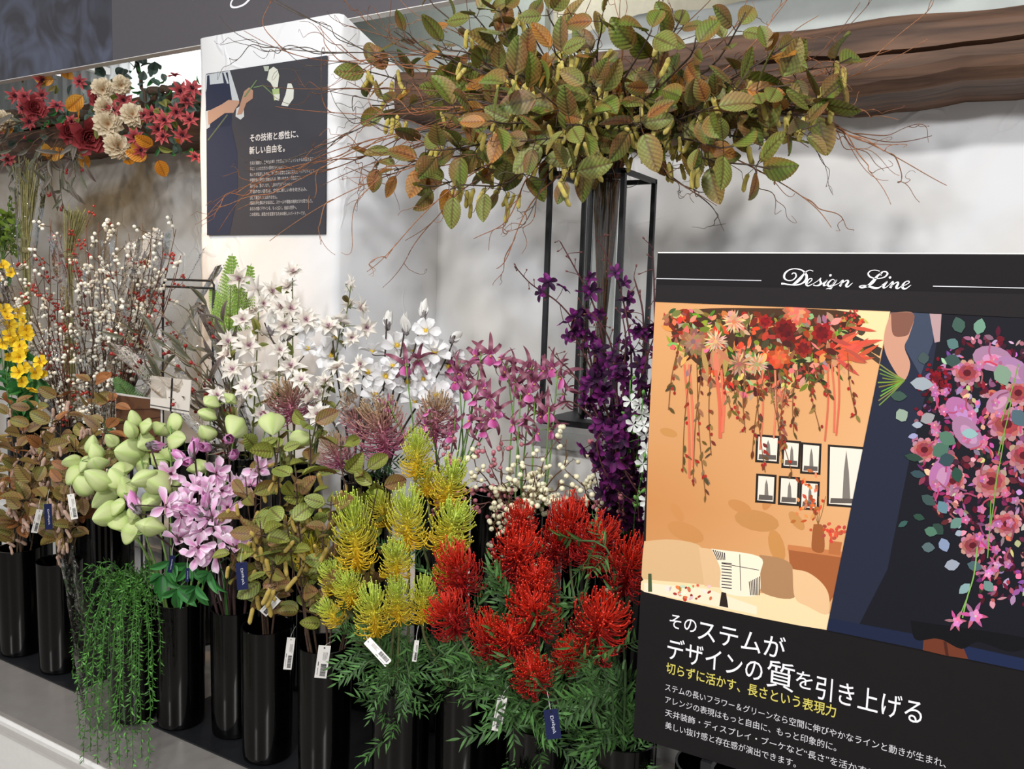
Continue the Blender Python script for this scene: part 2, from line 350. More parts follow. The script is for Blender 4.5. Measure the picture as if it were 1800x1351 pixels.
beam('trim_1', -1.722, 1.4, ([0, 0.1, 0.45, 0.55, 1], [2.185, 2.17, 2.163, 2.157, 2.16]), ([0, 0.3, 0.43, 0.5, 0.6, 1], [2.045, 2.02, 1.99, 2.01, 1.992, 1.99]), 'dark rough timber beam along the wall right of the pillar')
beam('trim_2', -6.5, -2.3, ([0, 1], [2.24, 2.22]), ([0, 1], [2.07, 2.05]), 'dark rough timber beam behind the hanging garland')
b = MB(); xs = np.linspace(-1.72, 1.4, 60)
zt = 2.25 + 0.012 * np.sin(xs * 6) + 0.008 * np.sin(xs * 19); vv = [(x, 2.2, 2.15) for x in xs] + [(x, 2.2, z) for x, z in zip(xs, zt)] + [(x, 2.42, z + .01) for x, z in zip(xs, zt)]
q = np.arange(59)[:, None]; b.add(vv, np.vstack([np.hstack([q, q + 1, q + 61, q + 60]), np.hstack([q + 60, q + 61, q + 121, q + 120])]))
mat('grey_plaster', (176, 180, 176), rough=.8, noise=.08, nscale=14, bump=.3, bscale=30)
struct(b.build('trim_3', 'grey_plaster', smooth=False), 'ragged grey plaster strip above the timber beam')
# behind the beam: sage panel, beige striped cloth, white pleated curtain
b = MB(); b.box((-2.35, 2.46, 2.1), (-1.36, 2.5, 3.2)); struct(b.build('wall_sage', 'sage_board', smooth=False), 'sage green board above the beam')
def pleats(name, x0, x1, z0, z1, y, m, step, amp):
    n = int((x1 - x0) / step * 8); xs = np.linspace(x0, x1, n); ys = y + amp * np.abs(np.sin(xs * math.pi / step)) ** 0.6
    v = [(x, yy, z0) for x, yy in zip(xs, ys)] + [(x, yy, z1) for x, yy in zip(xs, ys)]; q = np.arange(n - 1)[:, None]
    v2 = [(x, yy + 0.006, z0) for x, yy in zip(xs, ys)] + [(x, yy + 0.006, z1) for x, yy in zip(xs, ys)]
    b = MB(); b.add(v, np.hstack([q, q + 1, q + n + 1, q + n])); b.add(v2, np.hstack([q, q + n, q + n + 1, q + 1])); return b.build(name, m)
tag(pleats('curtain', -6.5, -2.34, 2.0, 2.75, 2.5, 'curtain_cloth', 0.075, 0.028), 'white pleated curtain glowing behind the dark header sign', 'curtain')
tag(pleats('striped_cloth', -1.36, 1.6, 2.0, 3.2, 2.5, 'beige_cloth', 0.16, 0.012), 'beige cloth with vertical folds above the timber beam', 'cloth')
t = thing('tube_lamp', 'white fluorescent tube lit behind the dark header sign', 'lamp', (-3.2, 2.3, 2.43))
em = D.materials.new('lamp_glow'); em.use_nodes = True; e_ = em.node_tree.nodes['Principled BSDF']; e_.inputs['Emission Color'].default_value = (.93, .95, 1, 1); e_.inputs['Emission Strength'].default_value = 5; MATS['lamp_glow'] = em
b = MB(); b.tube([(-3.75, 2.3, 2.43), (-2.65, 2.3, 2.43)], 0.013, sides=12); part(b, 'tube', 'lamp_glow', t)
b = MB(); b.box((-3.8, 2.28, 2.447), (-2.6, 2.32, 2.48)); b.box((-3.7, 2.32, 2.45), (-3.66, 2.5, 2.48)); b.box((-2.74, 2.32, 2.45), (-2.7, 2.5, 2.48)); part(b, 'batten', 'white_paint', t, False)
for x in (-3.76, -2.65): b = MB(); b.box((x, 2.282, 2.41), (x + 0.01, 2.318, 2.45)); part(b, 'socket', 'white_paint', t, False)
# stepped flower stand: steel counter, white front with moulding, white riser
b = MB(); b.box((-6, 1.082, 0.43), (1.2, 1.79, ZT)); c_ = b.build('steel_counter', 'steel', smooth=False); tag(c_, 'brushed steel counter top running along the front of the flower stand', 'counter')
b = MB(); b.box((-6, 1.10, 0.0), (1.2, 1.79, 0.4295))
prf = [(y + 0.045, z - 0.0225) for y, z in [(1.06, 0.452), (1.035, 0.452), (1.03, 0.446), (1.03, 0.436), (1.042, 0.428), (1.045, 0.415), (1.05, 0.40), (1.052, 0.396), (1.055, 0.385)]]
v = [(-6, y, z) for y, z in prf] + [(1.2, y, z) for y, z in prf]; n = len(prf); q = np.arange(n - 1)[:, None]; b.add(v, np.hstack([q, q + n, q + n + 1, q + 1]))
tag(b.build('plinth', 'white_paint', smooth=False), 'white painted plinth with a moulded edge under the steel counter', 'plinth')
b = MB(); b.box((-6, 1.8, 0.0), (1.2, 1.885, 0.66)); b.box((-6, 1.885, 0.0), (-2.32, 2.39, 0.66)); b.box((-1.71, 1.885, 0.0), (1.2, 2.39, 0.66)); b.box((-6, 1.792, 0.60), (1.2, 1.8, 0.612)); b.box((-6, 1.791, 0.648), (1.2, 1.8, 0.664))
tag(b.build('upper_tier', 'white_paint', smooth=False), 'white painted upper tier with a moulding behind the vases', 'riser')
mats_ = []
for x0, x1, lab in ((-5.5, at(130, 1217, Z=ZT)[0], 'black display mat under the vases on the far side of the trailing plant'), (at(262, 1277, Z=ZT)[0], 1.0, 'black display mat under the vases on the near side of the trailing plant')):
    b = MB(); b.box((x0, 1.238, ZT + 0.0005), (x1, 1.72, ZT + 0.004)); tag(b.build('display_mat', 'black_metal', smooth=False), lab, 'mat', 'black display mats')
# ------------------------------------------------------------------ black vases
def vase_mesh(h, r, seg=44):
    b = MB(); b.lathe([(0.0, 0.0), (r * 0.86, 0.0), (r * 0.93, 0.004), (r * 0.95, 0.014), (r, h - 0.004), (r, h), (r - 0.004, h), (r - 0.005, h - 0.006), (r * 0.92, 0.02), (0, 0.016)], n=seg)
    return b.mesh('vase', 'vase_gloss')
VM = vase_mesh(0.303, 0.0575); VT = vase_mesh(0.585, 0.066)
def vase(p, me, label, group, z):
    o = D.objects.new('vase', me); COL.objects.link(o); o.location = (p[0], p[1], z); return tag(o, label, 'vase', group)
ZV = ZT + 0.005
FRONT = {}
for k, x, y, lab in [('V0', -2.56, 1.30, 'black cylinder vase cut by the left edge, left of the pink catkin vases'),
    ('V1', -2.352, 1.30, 'black cylinder vase at the left edge holding brown leafed pink catkin stems'),
    ('V2', -2.16, 1.30, 'black cylinder vase with pink catkin stems beside the green trailing plant'),
    ('V3', -1.765, 1.245, 'black cylinder vase behind the strands of the green trailing plant'),
    ('V4', -1.655, 1.29, 'black cylinder vase just right of the trailing plant, under the pink magnolias'),
    ('V5', -1.515, 1.335, 'black cylinder vase holding the pink magnolia stems, green leaves at its rim'),
    ('V6', -1.372, 1.30, 'black cylinder vase with brown stems and a white tag on its right'),
    ('V7', -1.20, 1.30, 'black cylinder vase with bundled catkin stems and barcode tag on its front'),
    ('V8', -0.975, 1.275, 'black cylinder vase directly below the yellow spider flowers'),
    ('V9', -0.865, 1.335, 'black cylinder vase between the yellow and the red spider flowers'),
    ('V10', -0.665, 1.27, 'black cylinder vase below the red spider flowers with a blue tag'),
    ('V11', -0.515, 1.305, 'black cylinder vase between the red flowers and the black sign'),
    ('V12', -0.36, 1.30, 'black cylinder vase half hidden behind the lower left corner of the sign')]:
    FRONT[k] = np.array([x, y]); vase((x, y), VM, lab, 'front row of black vases', ZV)
REAR = {}
for k, x, y, lab in [('R0', -2.85, 1.62, 'tall black vase in the second row under the yellow buttercups'),
    ('R1', -2.62, 1.64, 'tall black vase in the second row under the wrapped berry sprays, left one'),
    ('R2', -2.40, 1.62, 'tall black vase in the second row under the wrapped berry sprays, right one'),
    ('R3', -2.02, 1.62, 'tall black vase in the second row behind the pale green pods'),
    ('R4', -1.80, 1.63, 'tall black vase in the second row under the wrapped rosehip branches'),
    ('R5', -1.58, 1.60, 'tall black vase in the second row under the white star flowers'),
    ('R6', -1.36, 1.62, 'tall black vase in the second row under the white magnolias'),
    ('R7', -1.14, 1.64, 'tall black vase in the second row behind the yellow spider flowers'),
    ('R8', -0.90, 1.60, 'tall black vase in the second row under the berry sprays'),
    ('RA', -1.02, 1.70, 'tall black vase in the second row, set back between the pink orchids'),
    ('RB', -0.775, 1.70, 'tall black vase in the second row, set back behind the red flowers'),
    ('R9', -0.645, 1.60, 'tall empty-looking black vase with its open rim showing beside the sign'),
    ('R10', -0.42, 1.62, 'tall black vase in the second row hidden behind the sign')]:
    REAR[k] = np.array([x, y]); vase((x, y), VT, lab, 'second row of tall black vases', ZV)
# ------------------------------------------------------------------ glass vase in a black frame on its pedestal
t = thing('pedestal', 'pale pedestal with a clear acrylic top under the black frame', 'pedestal', (-0.86, 1.9, 0.662))
b = MB(); b.box((-0.97, 1.81, 0.662), (-0.75, 2.01, 1.135)); part(b, 'body', 'white_paint', t, False)
b = MB(); b.box((-0.985, 1.79, 1.136), (-0.735, 2.025, 1.192)); part(b, 'acrylic_top', 'acrylic', t, False, 'clear acrylic slab')
t = thing('frame_stand', 'slim black metal frame stand around the tall glass vase', 'stand', (-0.865, 1.9, 1.193))
fx0, fx1, fy0, fy1, fz0, fz1, h_ = -0.965, -0.777, 1.80, 1.99, 1.193, 1.789, 0.0055
for x in (fx0, fx1):
    for y in (fy0, fy1): b = MB(); b.box((x - h_, y - h_, fz0), (x + h_, y + h_, fz1)); part(b, 'post', 'black_metal', t, False)
for z in (fz1, fz0 + 0.004):
    b = MB(); b.box((fx0 - h_, fy0 - h_, z - h_), (fx1 + h_, fy0 + h_, z + h_)); b.box((fx0 - h_, fy1 - h_, z - h_), (fx1 + h_, fy1 + h_, z + h_))
    b.box((fx0 - h_, fy0, z - h_), (fx0 + h_, fy1, z + h_)); b.box((fx1 - h_, fy0, z - h_), (fx1 + h_, fy1, z + h_)); part(b, 'rail', 'black_metal', t, False)
b = MB(); b.box((fx0, fy0, fz0 + 0.008), (fx1, fy1, fz0 + 0.012)); part(b, 'shelf', 'black_metal', t, False)
GV = np.array([-0.862, 1.9]); GZ = fz0 + 0.0125
b = MB(); b.lathe([(0, GZ), (0.044, GZ), (0.048, GZ + 0.006), (0.048, 1.782), (0.0455, 1.784), (0.0445, 1.78), (0.0445, GZ + 0.03), (0, GZ + 0.024)], n=48, o=(GV[0], GV[1], 0))
tag(b.build('glass_vase', 'glass'), 'tall clear glass cylinder vase full of twigs inside the black frame', 'vase')
# ------------------------------------------------------------------ writing
def text_mesh(s):
    c = D.curves.new('t', 'FONT'); c.body = s; c.size = 1.0; c.resolution_u = 3
    o = D.objects.new('t', c); COL.objects.link(o); bpy.context.view_layer.update()
    me = bpy.data.meshes.new_from_object(o.evaluated_get(bpy.context.evaluated_depsgraph_get()))
    V = np.array([v.co[:] for v in me.vertices]).reshape(-1, 3); T = []
    for p in me.polygons:
        vs = list(p.vertices); T += [[vs[0], vs[k], vs[k + 1]] for k in range(1, len(vs) - 1)]
    D.objects.remove(o); D.curves.remove(c); D.meshes.remove(me); return V, T
def text_at(b, s, x0, x1, zc, y, h, col, bold=0.0, box=None):
    """writing in a plane Y = y from x0 to x1, em height h, vertical middle zc"""
    V, T = text_mesh(s)
    if not len(V): return
    mn, mx = V[:, 0].min(), V[:, 0].max(); sx = (x1 - x0) / (mx - mn)
    off = [(0, 0)] if not bold else [(-bold, 0), (bold, 0), (0, bold), (0, -bold)]
    for k, (dx, dz) in enumerate(off):
        P = np.stack([x0 + (V[:, 0] - mn) * sx + dx, np.full(len(V), y - 0.00005 * k), zc + (V[:, 1] - 0.37) * h + dz], 1)
        b.add(P, None, T, col)
def stroke(b, P, Wd, y, col, f, n=6):
    """a pen stroke of changing width through the points P (in writing units) mapped by f to (x, z)"""
    Q = crom(np.column_stack([P, Wd]), n); p = np.array([f(a, c) for a, c, _ in Q]); w = Q[:, 2:3] * 0.5 * f.k
    tg = np.gradient(p, axis=0); tg /= np.linalg.norm(tg, axis=1)[:, None] + 1e-12; nn = np.stack([-tg[:, 1], tg[:, 0]], 1)
    a, c = p + nn * w, p - nn * w; m = len(p)
    V = np.vstack([np.column_stack([a[:, 0], np.full(m, y), a[:, 1]]), np.column_stack([c[:, 0], np.full(m, y), c[:, 1]])]); q = np.arange(m - 1)[:, None]
    b.add(V, np.hstack([q, q + m, q + m + 1, q + 1]), None, col)
SCRIPT = [ # Design Line in copperplate strokes: points with pen width
 [(290,180,8),(305,166,8),(328,172,10),(332,203,12),(302,234,9),(255,241,8),(217,216,16),(225,168,16),(278,131,8),(345,126,8),(402,146,12),(436,190,20),(430,235,20),(390,270,12),(330,285,10),(262,281,9),(220,273,14),(186,271,16)],
 [(502,148,6),(470,138,6),(437,150,8),(412,175,14),(368,228,26),(322,268,20),(296,280,8)],
 [(428,282,4),(462,262,5),(488,238,7),(488,222,7),(466,224,8),(440,250,18),(434,280,18),(455,293,10),(494,276,4)],
 [(492,277,4),(545,246,5),(578,214,5),(570,240,12),(579,264,18),(560,287,14),(525,292,7),(503,284,12)],
 [(578,283,4),(640,234,8),(612,268,18),(607,290,14),(632,286,6),(657,264,4)],
 [(662,196,10),(672,190,20),(682,181,10)],
 [(722,244,6),(695,229,6),(660,254,14),(645,283,18),(664,295,12),(702,270,6),(737,230,8),(692,290,20),(642,360,18),(592,418,12),(540,437,10),(517,425,14),(532,390,9),(590,345,6),(680,305,5),(762,264,4)],
 [(760,266,4),(790,240,8),(798,246,12),(765,298,18)], [(770,288,5),(812,250,6),(842,238,10),(848,256,16),(828,290,18),(845,303,10),(892,264,4)],
 [(1176,192,6),(1166,172,7),(1186,155,7),(1224,155,10),(1236,178,14),(1200,210,9),(1130,221,7),(1068,206,12),(1046,174,12),(1070,145,7),(1118,138,6),(1160,148,6)],
 [(1190,160,8),(1140,194,16),(1090,256,26),(1035,298,14),(985,310,14),(960,302,10),(985,290,7),(1040,296,14),(1108,314,18),(1150,312,12),(1182,294,4)],
 [(1180,288,4),(1234,250,8),(1204,288,18),(1198,312,14),(1222,308,6),(1252,285,4)], [(1252,217,10),(1262,211,20),(1272,203,10)],
 [(1250,288,4),(1284,254,8),(1292,262,12),(1264,314,18)], [(1268,303,5),(1310,268,6),(1338,256,10),(1342,274,16),(1324,308,18),(1342,318,10),(1382,292,4)],
 [(1378,304,4),(1420,282,5),(1450,262,7),(1447,247,7),(1415,254,8),(1388,288,18),(1390,316,18),(1418,321,10),(1470,285,4)]]
SGY = 1.17
def on_sign(x, y): p = at(x, y, Y=SGY); return min(max(p[0], -0.4467), 0.0847), p[2]
class smap:
    def __init__(s, y): s.y = y; a = on_sign(1400, 500); c = on_sign(1401, 500); s.k = abs(c[0] - a[0]) / 5.625 * 1.1
    def __call__(s, a, c): return on_sign(1340 + a / 5.625, 450 + c / 5.625)
WHITE = (238, 236, 238)
t = SIGN = thing('display_sign', 'large black display board with two flower photographs and Japanese writing', 'sign', (-0.18, 1.178, 0.829))
sx0, sx1, sz0, sz1 = -0.447, 0.085, 0.829, 1.568
b = MB(); b.box((sx0, 1.1715, sz0), (sx1, 1.179, sz1)); part(b, 'board', 'board', t, False)
b = MB(); b.box((sx0 + 0.0005, 1.1716, sz1), (sx1, 1.1788, sz1 + 0.0015)); part(b, 'edge', 'white_paint', t, False, 'pale cut edge along the top of the board')
b = MB(); fm = smap(0)
for P in SCRIPT:
    P = np.array(P, float); stroke(b, P[:, :2], P[:, 2] * 1.05, 1.1706, WHITE, fm)
part(b, 'title_lettering', 'lettering', t, False)
for (xa, ya, xb, yb_) in ((1146, 489, 1338, 493), (1640, 502, 1860, 508)):
    b = MB(); p, q_ = on_sign(xa, ya), on_sign(xb, yb_); z = (p[1] + q_[1]) / 2; b.box((max(p[0], sx0), 1.1706, z - 0.0005), (min(q_[0], sx1), 1.1714, z + 0.0005), (205, 205, 210)); part(b, 'title_rule', 'lettering', t, False)
def sign_text(b, s, xl, yl, xr, hpx, col, bold=0.0):
    x0, zc = on_sign(xl, yl); lo, hi = x0, x0 + 1.0
    for _ in range(40):                                            # the x on the board that the photograph shows at xr
        mid = (lo + hi) / 2
        if topx((mid, SGY, zc))[0] < xr: lo = mid
        else: hi = mid
    h = hpx / F * topx((x0, SGY, zc))[2]; text_at(b, s, x0, lo, zc, 1.1708, h, col, bold)
b = MB()
for s, xl, yl, xr, h in (('その', 1177, 1090, 1224, 30), ('ステムが', 1227, 1106, 1380, 43), ('デザインの', 1173, 1139, 1340, 43), ('質', 1348, 1182, 1396, 54), ('を', 1399, 1192, 1428, 36), ('引き上げる', 1434, 1207, 1621, 46)):
    sign_text(b, s, xl, yl, xr, h, WHITE, 0.00012)
part(b, 'headline_lettering', 'lettering', t, False)
b = MB(); sign_text(b, '切らずに活かす、長さという表現力', 1171, 1173, 1469, 22, (206, 194, 92), 0.0002); part(b, 'yellow_lettering', 'lettering', t, False, 'yellow line of writing')
b = MB()
for s, yl, xr in (('ステムの長いフラワー＆グリーンなら空間に伸びやかなラインと動きが生まれ、', 1207, 1663), ('アレンジの表現はもっと自由に、もっと印象的に。', 1229, 1470), ('天井装飾・ディスプレイ・ブーケなど“長さ”を活かすことで、', 1252, 1580), ('美しい抜け感と存在感が演出できます。', 1274, 1399)):
    sign_text(b, s, 1169, yl, xr, 14.5, (208, 206, 208))
part(b, 'body_lettering', 'lettering', t, False)
# what holds the board up: two slim posts on feet behind it
t2 = thing('sign_easel', 'black metal easel standing behind the display board', 'easel', (-0.2, 1.2, ZV))
for x in (-0.33, 0.0): b = MB(); b.tube([(x, 1.187, ZV), (x, 1.187, 1.45)], 0.006, sides=8); part(b, 'post', 'black_metal', t2)
b = MB(); b.box((-0.34, 1.1795, 1.0), (0.01, 1.1835, 1.02)); part(b, 'crossbar', 'black_metal', t2, False)
for x in (-0.33, 0.0): b = MB(); b.box((x - 0.008, 1.165, 0.815), (x + 0.008, 1.193, 0.828)); part(b, 'ledge', 'black_metal', t2, False)
# ------------------------------------------------------------------ flower library (meshes shared by the copies)
def G(a, b, k=1.0): return lambda u, w: mixc(a, b, u ** k)
OV, LAN, OBO, RND, SPI = prof(0.75, 0.95), prof(0.9, 1.5), prof(1.5, 0.55), prof(0.6, 0.5), prof(0.6, 1.2)
def petals(b, n, L, Wd, pf, tilt, bend, cup, col, r0=0.0, z0=0.0, ph=0.0, jit=0.12, nu=5, nv=3, wave=0.0, twist=0.0):
    """a ring of n petals round z; tilt 0 lies flat, pi/2 stands up"""
    for k in range(n):
        a = ph + 2 * math.pi * k / n + NP.normal(0, jit); tl = tilt + NP.normal(0, jit); l = L * NP.uniform(0.88, 1.08)
        sh = sheet(l, Wd * NP.uniform(.9, 1.1), pf, nu, nv, bend * NP.uniform(.7, 1.3), cup, wave=wave, twist=twist * NP.uniform(-1, 1))
        d = np.array([math.cos(a) * math.cos(tl), math.sin(a) * math.cos(tl), math.sin(tl)])
        M = xframe(d, np.array([-math.cos(a) * math.sin(tl), -math.sin(a) * math.sin(tl), math.cos(tl)]))
        b.sheet(sh, M, np.array([math.cos(a) * r0, math.sin(a) * r0, z0]), col)
def stamens(b, n, L, r, c0, c1, spread=0.5, ball=0.0):
    for k in range(n):
        d = nrm([NP.normal(0, spread), NP.normal(0, spread), 1]); p = d * L * NP.uniform(.7, 1)
        b.tube([np.zeros(3), p * .5, p], [r, r, r * .8], c0, 3)
        if ball: b.ball(p, ball, c1, 5, 3)
def spider_head(seed, n, c_base, c_top, tiplen=0.40, hook=0.5, mess=0.15, down=0.0):
    """a spike of long curling filaments, unit length along z"""
    rs = np.random.default_rng(seed); b = MB(); s_ = np.linspace(0, 1, 7)[:, None]
    for k in range(n):
        f = (k + 0.5) / n; a = k * 2.39996 + rs.normal(0, .25); z = 0.04 + 0.72 * f
        r_ = tiplen * (1.0 - 0.42 * f ** 2) * rs.uniform(.75, 1.15); up = -0.35 - down + 1.25 * f ** 1.5 + rs.normal(0, mess)
        o = np.array([math.cos(a), math.sin(a), 0]); sd = np.array([-o[1], o[0], 0]) * rs.normal(0, .12); d0 = o * math.cos(up) + np.array([0, 0, math.sin(up)])
        p = np.array([0, 0, z]) + o * .03 + r_ * (d0 * s_ + np.array([0, 0, 1.0]) * .5 * s_ ** 2.2 - o * hook * .38 * s_ ** 3.5 + sd * s_ ** 2)
        c0 = mixc(c_base, c_top, max(0, f * 1.25 - .25)); c1 = mixc(np.asarray(c_base, float) * .98 + 6, c_top, min(1, f * 1.1 + .1))
        cc = mixc(c0, c1, np.linspace(0, 1, 7))
        b.tube(p, np.linspace(.0105, .0085, 7), np.clip(cc * rs.uniform(.88, 1.1), 0, 255), 3, cap=False); b.ball(p[-1], .0125, np.clip(c1 * 1.05, 0, 255), 4, 3)
    b.tube([(0, 0, -.05), (0, 0, .4), (0, 0, .8)], [.035, .045, .015], mixc(c_base, c_top, np.array([0, .3, 1])), 8)
    return b
YEL = [spider_head(s, 190, (246, 198, 40), (200, 220, 92)).mesh('flower_head', 'filament') for s in (1, 2, 3)]
RED = [spider_head(s, 215, (150, 16, 22), (222, 50, 28), .48, .8, mess=.35, down=.1).mesh('flower_head', 'filament') for s in (4, 5, 6)]
MAU = [spider_head(s, 190, (196, 104, 142), (190, 160, 124), .42, .5, mess=.25).mesh('flower_head', 'filament') for s in (7, 8)]
def feather_leaf(seed, L=1.0, n=7, c=(70, 108, 54)):
    rs = np.random.default_rng(seed); b = MB(); s_ = np.linspace(0, 1, 7); mid = np.stack([s_ * L, 0 * s_, -.18 * L * s_ ** 2], 1)
    b.tube(mid, np.linspace(.012, .005, 7) * L, np.asarray(c) * .9, 4)
    for k in range(n * 2 + 1):
        t = 1.0 if k == n * 2 else .18 + .8 * (k // 2) / n; sd = 0 if k == n * 2 else (1 if k % 2 else -1)
        p = np.array([t * L, 0, -.18 * L * t * t]); a = sd * rs.uniform(.55, .85); l = L * rs.uniform(.32, .46) * (1 - .3 * t)
        sh = sheet(l, .055 * L, LAN, 5, 2, rs.uniform(-.2, .7), .4); col = np.clip(np.asarray(c) * rs.uniform(.75, 1.3) + rs.uniform(-6, 8), 0, 255)
        b.sheet(sh, xframe([math.cos(a), math.sin(a), rs.uniform(-.2, .3)], roll=rs.uniform(-.5, .5)), p, col)
    return b
FEA = [feather_leaf(s).mesh('leaf', 'leaf') for s in (11, 12, 13)]
FEAD = [feather_leaf(s, c=(46, 78, 44)).mesh('leaf', 'leaf') for s in (14, 15)]
def ribbed_leaf(seed, ca, cb, vein):
    rs = np.random.default_rng(seed); b = MB()
    sh = sheet(1.0, .66 * rs.uniform(.85, 1.1), prof(.62, .8), 30, 10, rs.uniform(.2, .9), rs.uniform(-.1, .5), rib=.02, nrib=8, serr=.14, nser=15)
    def col(u, w):
        rbs = np.sin(2 * math.pi * 8 * (u - .28 * np.abs(w) * prof(.62, .8)(u)))
        base = mixc(ca, cb, np.clip(.5 + .5 * np.sin(u * 3.1 + w * 1.7 + seed) + (np.abs(w) - .5) * .7, 0, 1))
        c = mixc(mixc(base, np.asarray(base) * 1.18, np.clip(rbs, 0, 1)), vein, np.clip(-rbs - .1, 0, 1) * .6); return np.clip(mixc(c, vein, np.clip(1 - np.abs(w) * 8, 0, 1) * .8), 0, 255)
    b.sheet(sh, np.eye(3), (0.06, 0, 0), col); b.tube([(-.06, 0, .01), (.08, 0, .004)], .014, vein, 4)
    return b.mesh('leaf', 'leaf')
ALD = [ribbed_leaf(21, (98, 118, 44), (124, 96, 46), (78, 66, 30)), ribbed_leaf(22, (112, 124, 56), (110, 104, 48), (84, 58, 30)), ribbed_leaf(23, (134, 86, 38), (100, 98, 46), (84, 46, 28)),
       ribbed_leaf(24, (116, 128, 64), (132, 108, 58), (98, 66, 38)), ribbed_leaf(25, (168, 106, 32), (134, 98, 42), (110, 58, 26)), ribbed_leaf(26, (92, 114, 46), (118, 84, 48), (68, 54, 28))]
BRN = [ribbed_leaf(31, (142, 108, 62), (124, 112, 58), (92, 62, 36)), ribbed_leaf(32, (156, 104, 56), (132, 86, 50), (100, 60, 36)), ribbed_leaf(33, (128, 130, 70), (134, 108, 60), (88, 72, 40)), ribbed_leaf(34, (118, 88, 56), (126, 110, 62), (82, 60, 38))]
FRO = [ribbed_leaf(35, (134, 142, 62), (116, 122, 50), (84, 66, 32)), ribbed_leaf(36, (118, 122, 52), (112, 88, 48), (84, 56, 34)), ribbed_leaf(37, (146, 158, 78), (120, 134, 60), (88, 70, 40)), ribbed_leaf(38, (142, 98, 68), (120, 106, 56), (92, 54, 38))]
def catkin(seed, c, L=1.0):
    rs = np.random.default_rng(seed); b = MB(); s_ = np.linspace(0, 1, 9); x = .06 * np.sin(s_ * 3 + seed)
    pts = np.stack([x, x * .5, -s_ * L], 1); r = .128 * L * np.clip(np.minimum(s_ * 9, (1 - s_) * 8 + .05), .1, 1) ** .5
    col = np.asarray(c) * rs.uniform(.92, 1.05, (9, 1)); b.tube(pts, r, np.clip(col, 0, 255), 10)
    return b.mesh('catkin', 'fuzz')
CATY = [catkin(s, (240, 216, 84)) for s in (1, 2, 3)]; CATF = [catkin(s, (228, 192, 56)) for s in (4, 5)]; CATP = [catkin(s, (230, 186, 160)) for s in (6, 7)]
def fl(name, f, m='petal'): b = MB(); f(b); return b.mesh(name, m)
# white star flower: two rings of pointed cream petals round a mauve eye
def star(b):
    petals(b, 7, 1.05, .5, LAN, .25, .55, .5, lambda u, w: mixc((216, 200, 194), (240, 235, 226), u * 2.2)); petals(b, 6, .85, .42, LAN, .75, .2, .5, lambda u, w: mixc((196, 160, 168), (238, 231, 220), u * 2.4), ph=.4)
def star_eye(b): stamens(b, 9, .34, .016, (190, 140, 158), (156, 92, 120), .4, .026)
STAR = [fl('flower', star) for _ in range(3)]; STARE = fl('flower_center', star_eye)
def wmag(b):
    petals(b, 6, 1.0, .62, OBO, .35, .35, .55, lambda u, w: mixc((216, 214, 204), (234, 233, 233), u * 2), nu=7, nv=4); petals(b, 3, .85, .55, OBO, .85, .1, .6, lambda u, w: mixc((218, 214, 200), (235, 234, 234), u * 2), ph=.5, nu=7, nv=4)
def wmag_eye(b): b.ball((0, 0, .12), .14, (208, 172, 52), 8, 6, stretch=1.3); stamens(b, 16, .3, .02, (214, 180, 70), (226, 190, 70), .6, .03)
WMAG = [fl('flower', wmag) for _ in range(3)]; WMAGE = fl('flower_center', wmag_eye, 'berry')
def pmag(b):
    def c(u, w): return mixc(mixc((210, 116, 174), (234, 182, 218), u * 1.6), (248, 234, 243), np.clip(np.abs(w) ** 2.2 + np.clip(u - .6, 0, 1) * 1.8, 0, 1))
    petals(b, 5, 1.1, .46, OBO, .4, .1, .8, c, nu=7, nv=4, jit=.25); petals(b, 4, 1.0, .46, OBO, .95, .0, .9, c, ph=.6, nu=7, nv=4, jit=.25)
def pmag_eye(b): b.ball((0, 0, .1), .12, (72, 28, 42), 8, 6, stretch=1.4)
PMAG = [fl('flower', pmag) for _ in range(4)]; PMAGE = fl('flower_center', pmag_eye, 'berry')
def bud(petal_c0, petal_c1):
    def f(b): petals(b, 5, 1.0, .46, prof(.7, .8), 1.12, -.75, .8, lambda u, w: mixc(petal_c0, petal_c1, np.clip(np.abs(w) ** 2 + u * .2, 0, 1)), r0=.06, nu=7, nv=4, jit=.05)
    return fl('bud', f)
PBUD, WBUD = bud((206, 108, 176), (236, 196, 226)), bud((224, 220, 210), (246, 245, 243))
def calyx(b): petals(b, 2, .5, .42, prof(.5, .7), 1.3, .15, .8, (146, 134, 136), r0=.09, nu=5, nv=4, jit=.05); b.ball((0, 0, .06), .13, (140, 128, 130), 8, 5)
CALYX = fl('calyx', calyx, 'fuzz')
# papery pale green pod: four keeled lobes
def pod(b):
    m, k_ = 15, 32; u = np.linspace(0, 1, m); ph = np.arange(k_) * 2 * math.pi / k_; v = []
    R_ = np.sin(np.pi * u ** .85) ** .6 * (1 - .28 * u ** 2)
    for a, r in zip(u, R_):
        for p in ph:
            k = .9 + .23 * abs(math.cos(2 * p)) ** 5 * (1 - .3 * a); v.append((r * k * .52 * math.cos(p), r * k * .34 * math.sin(p), a * 1.04 - .02 * math.cos(4 * p) * r))
    i = np.arange(m - 1)[:, None] * k_; j = np.arange(k_)[None]; q = np.stack([i + j, i + (j + 1) % k_, i + k_ + (j + 1) % k_, i + k_ + j], -1).reshape(-1, 4)
    z = np.repeat(u, k_); k = np.tile(np.abs(np.cos(2 * ph)) ** 8, m); b.add(v, q, None, mixc(mixc((206, 216, 150), (216, 228, 166), z), (182, 206, 120), k * .7))
PODM = fl('pod', pod)
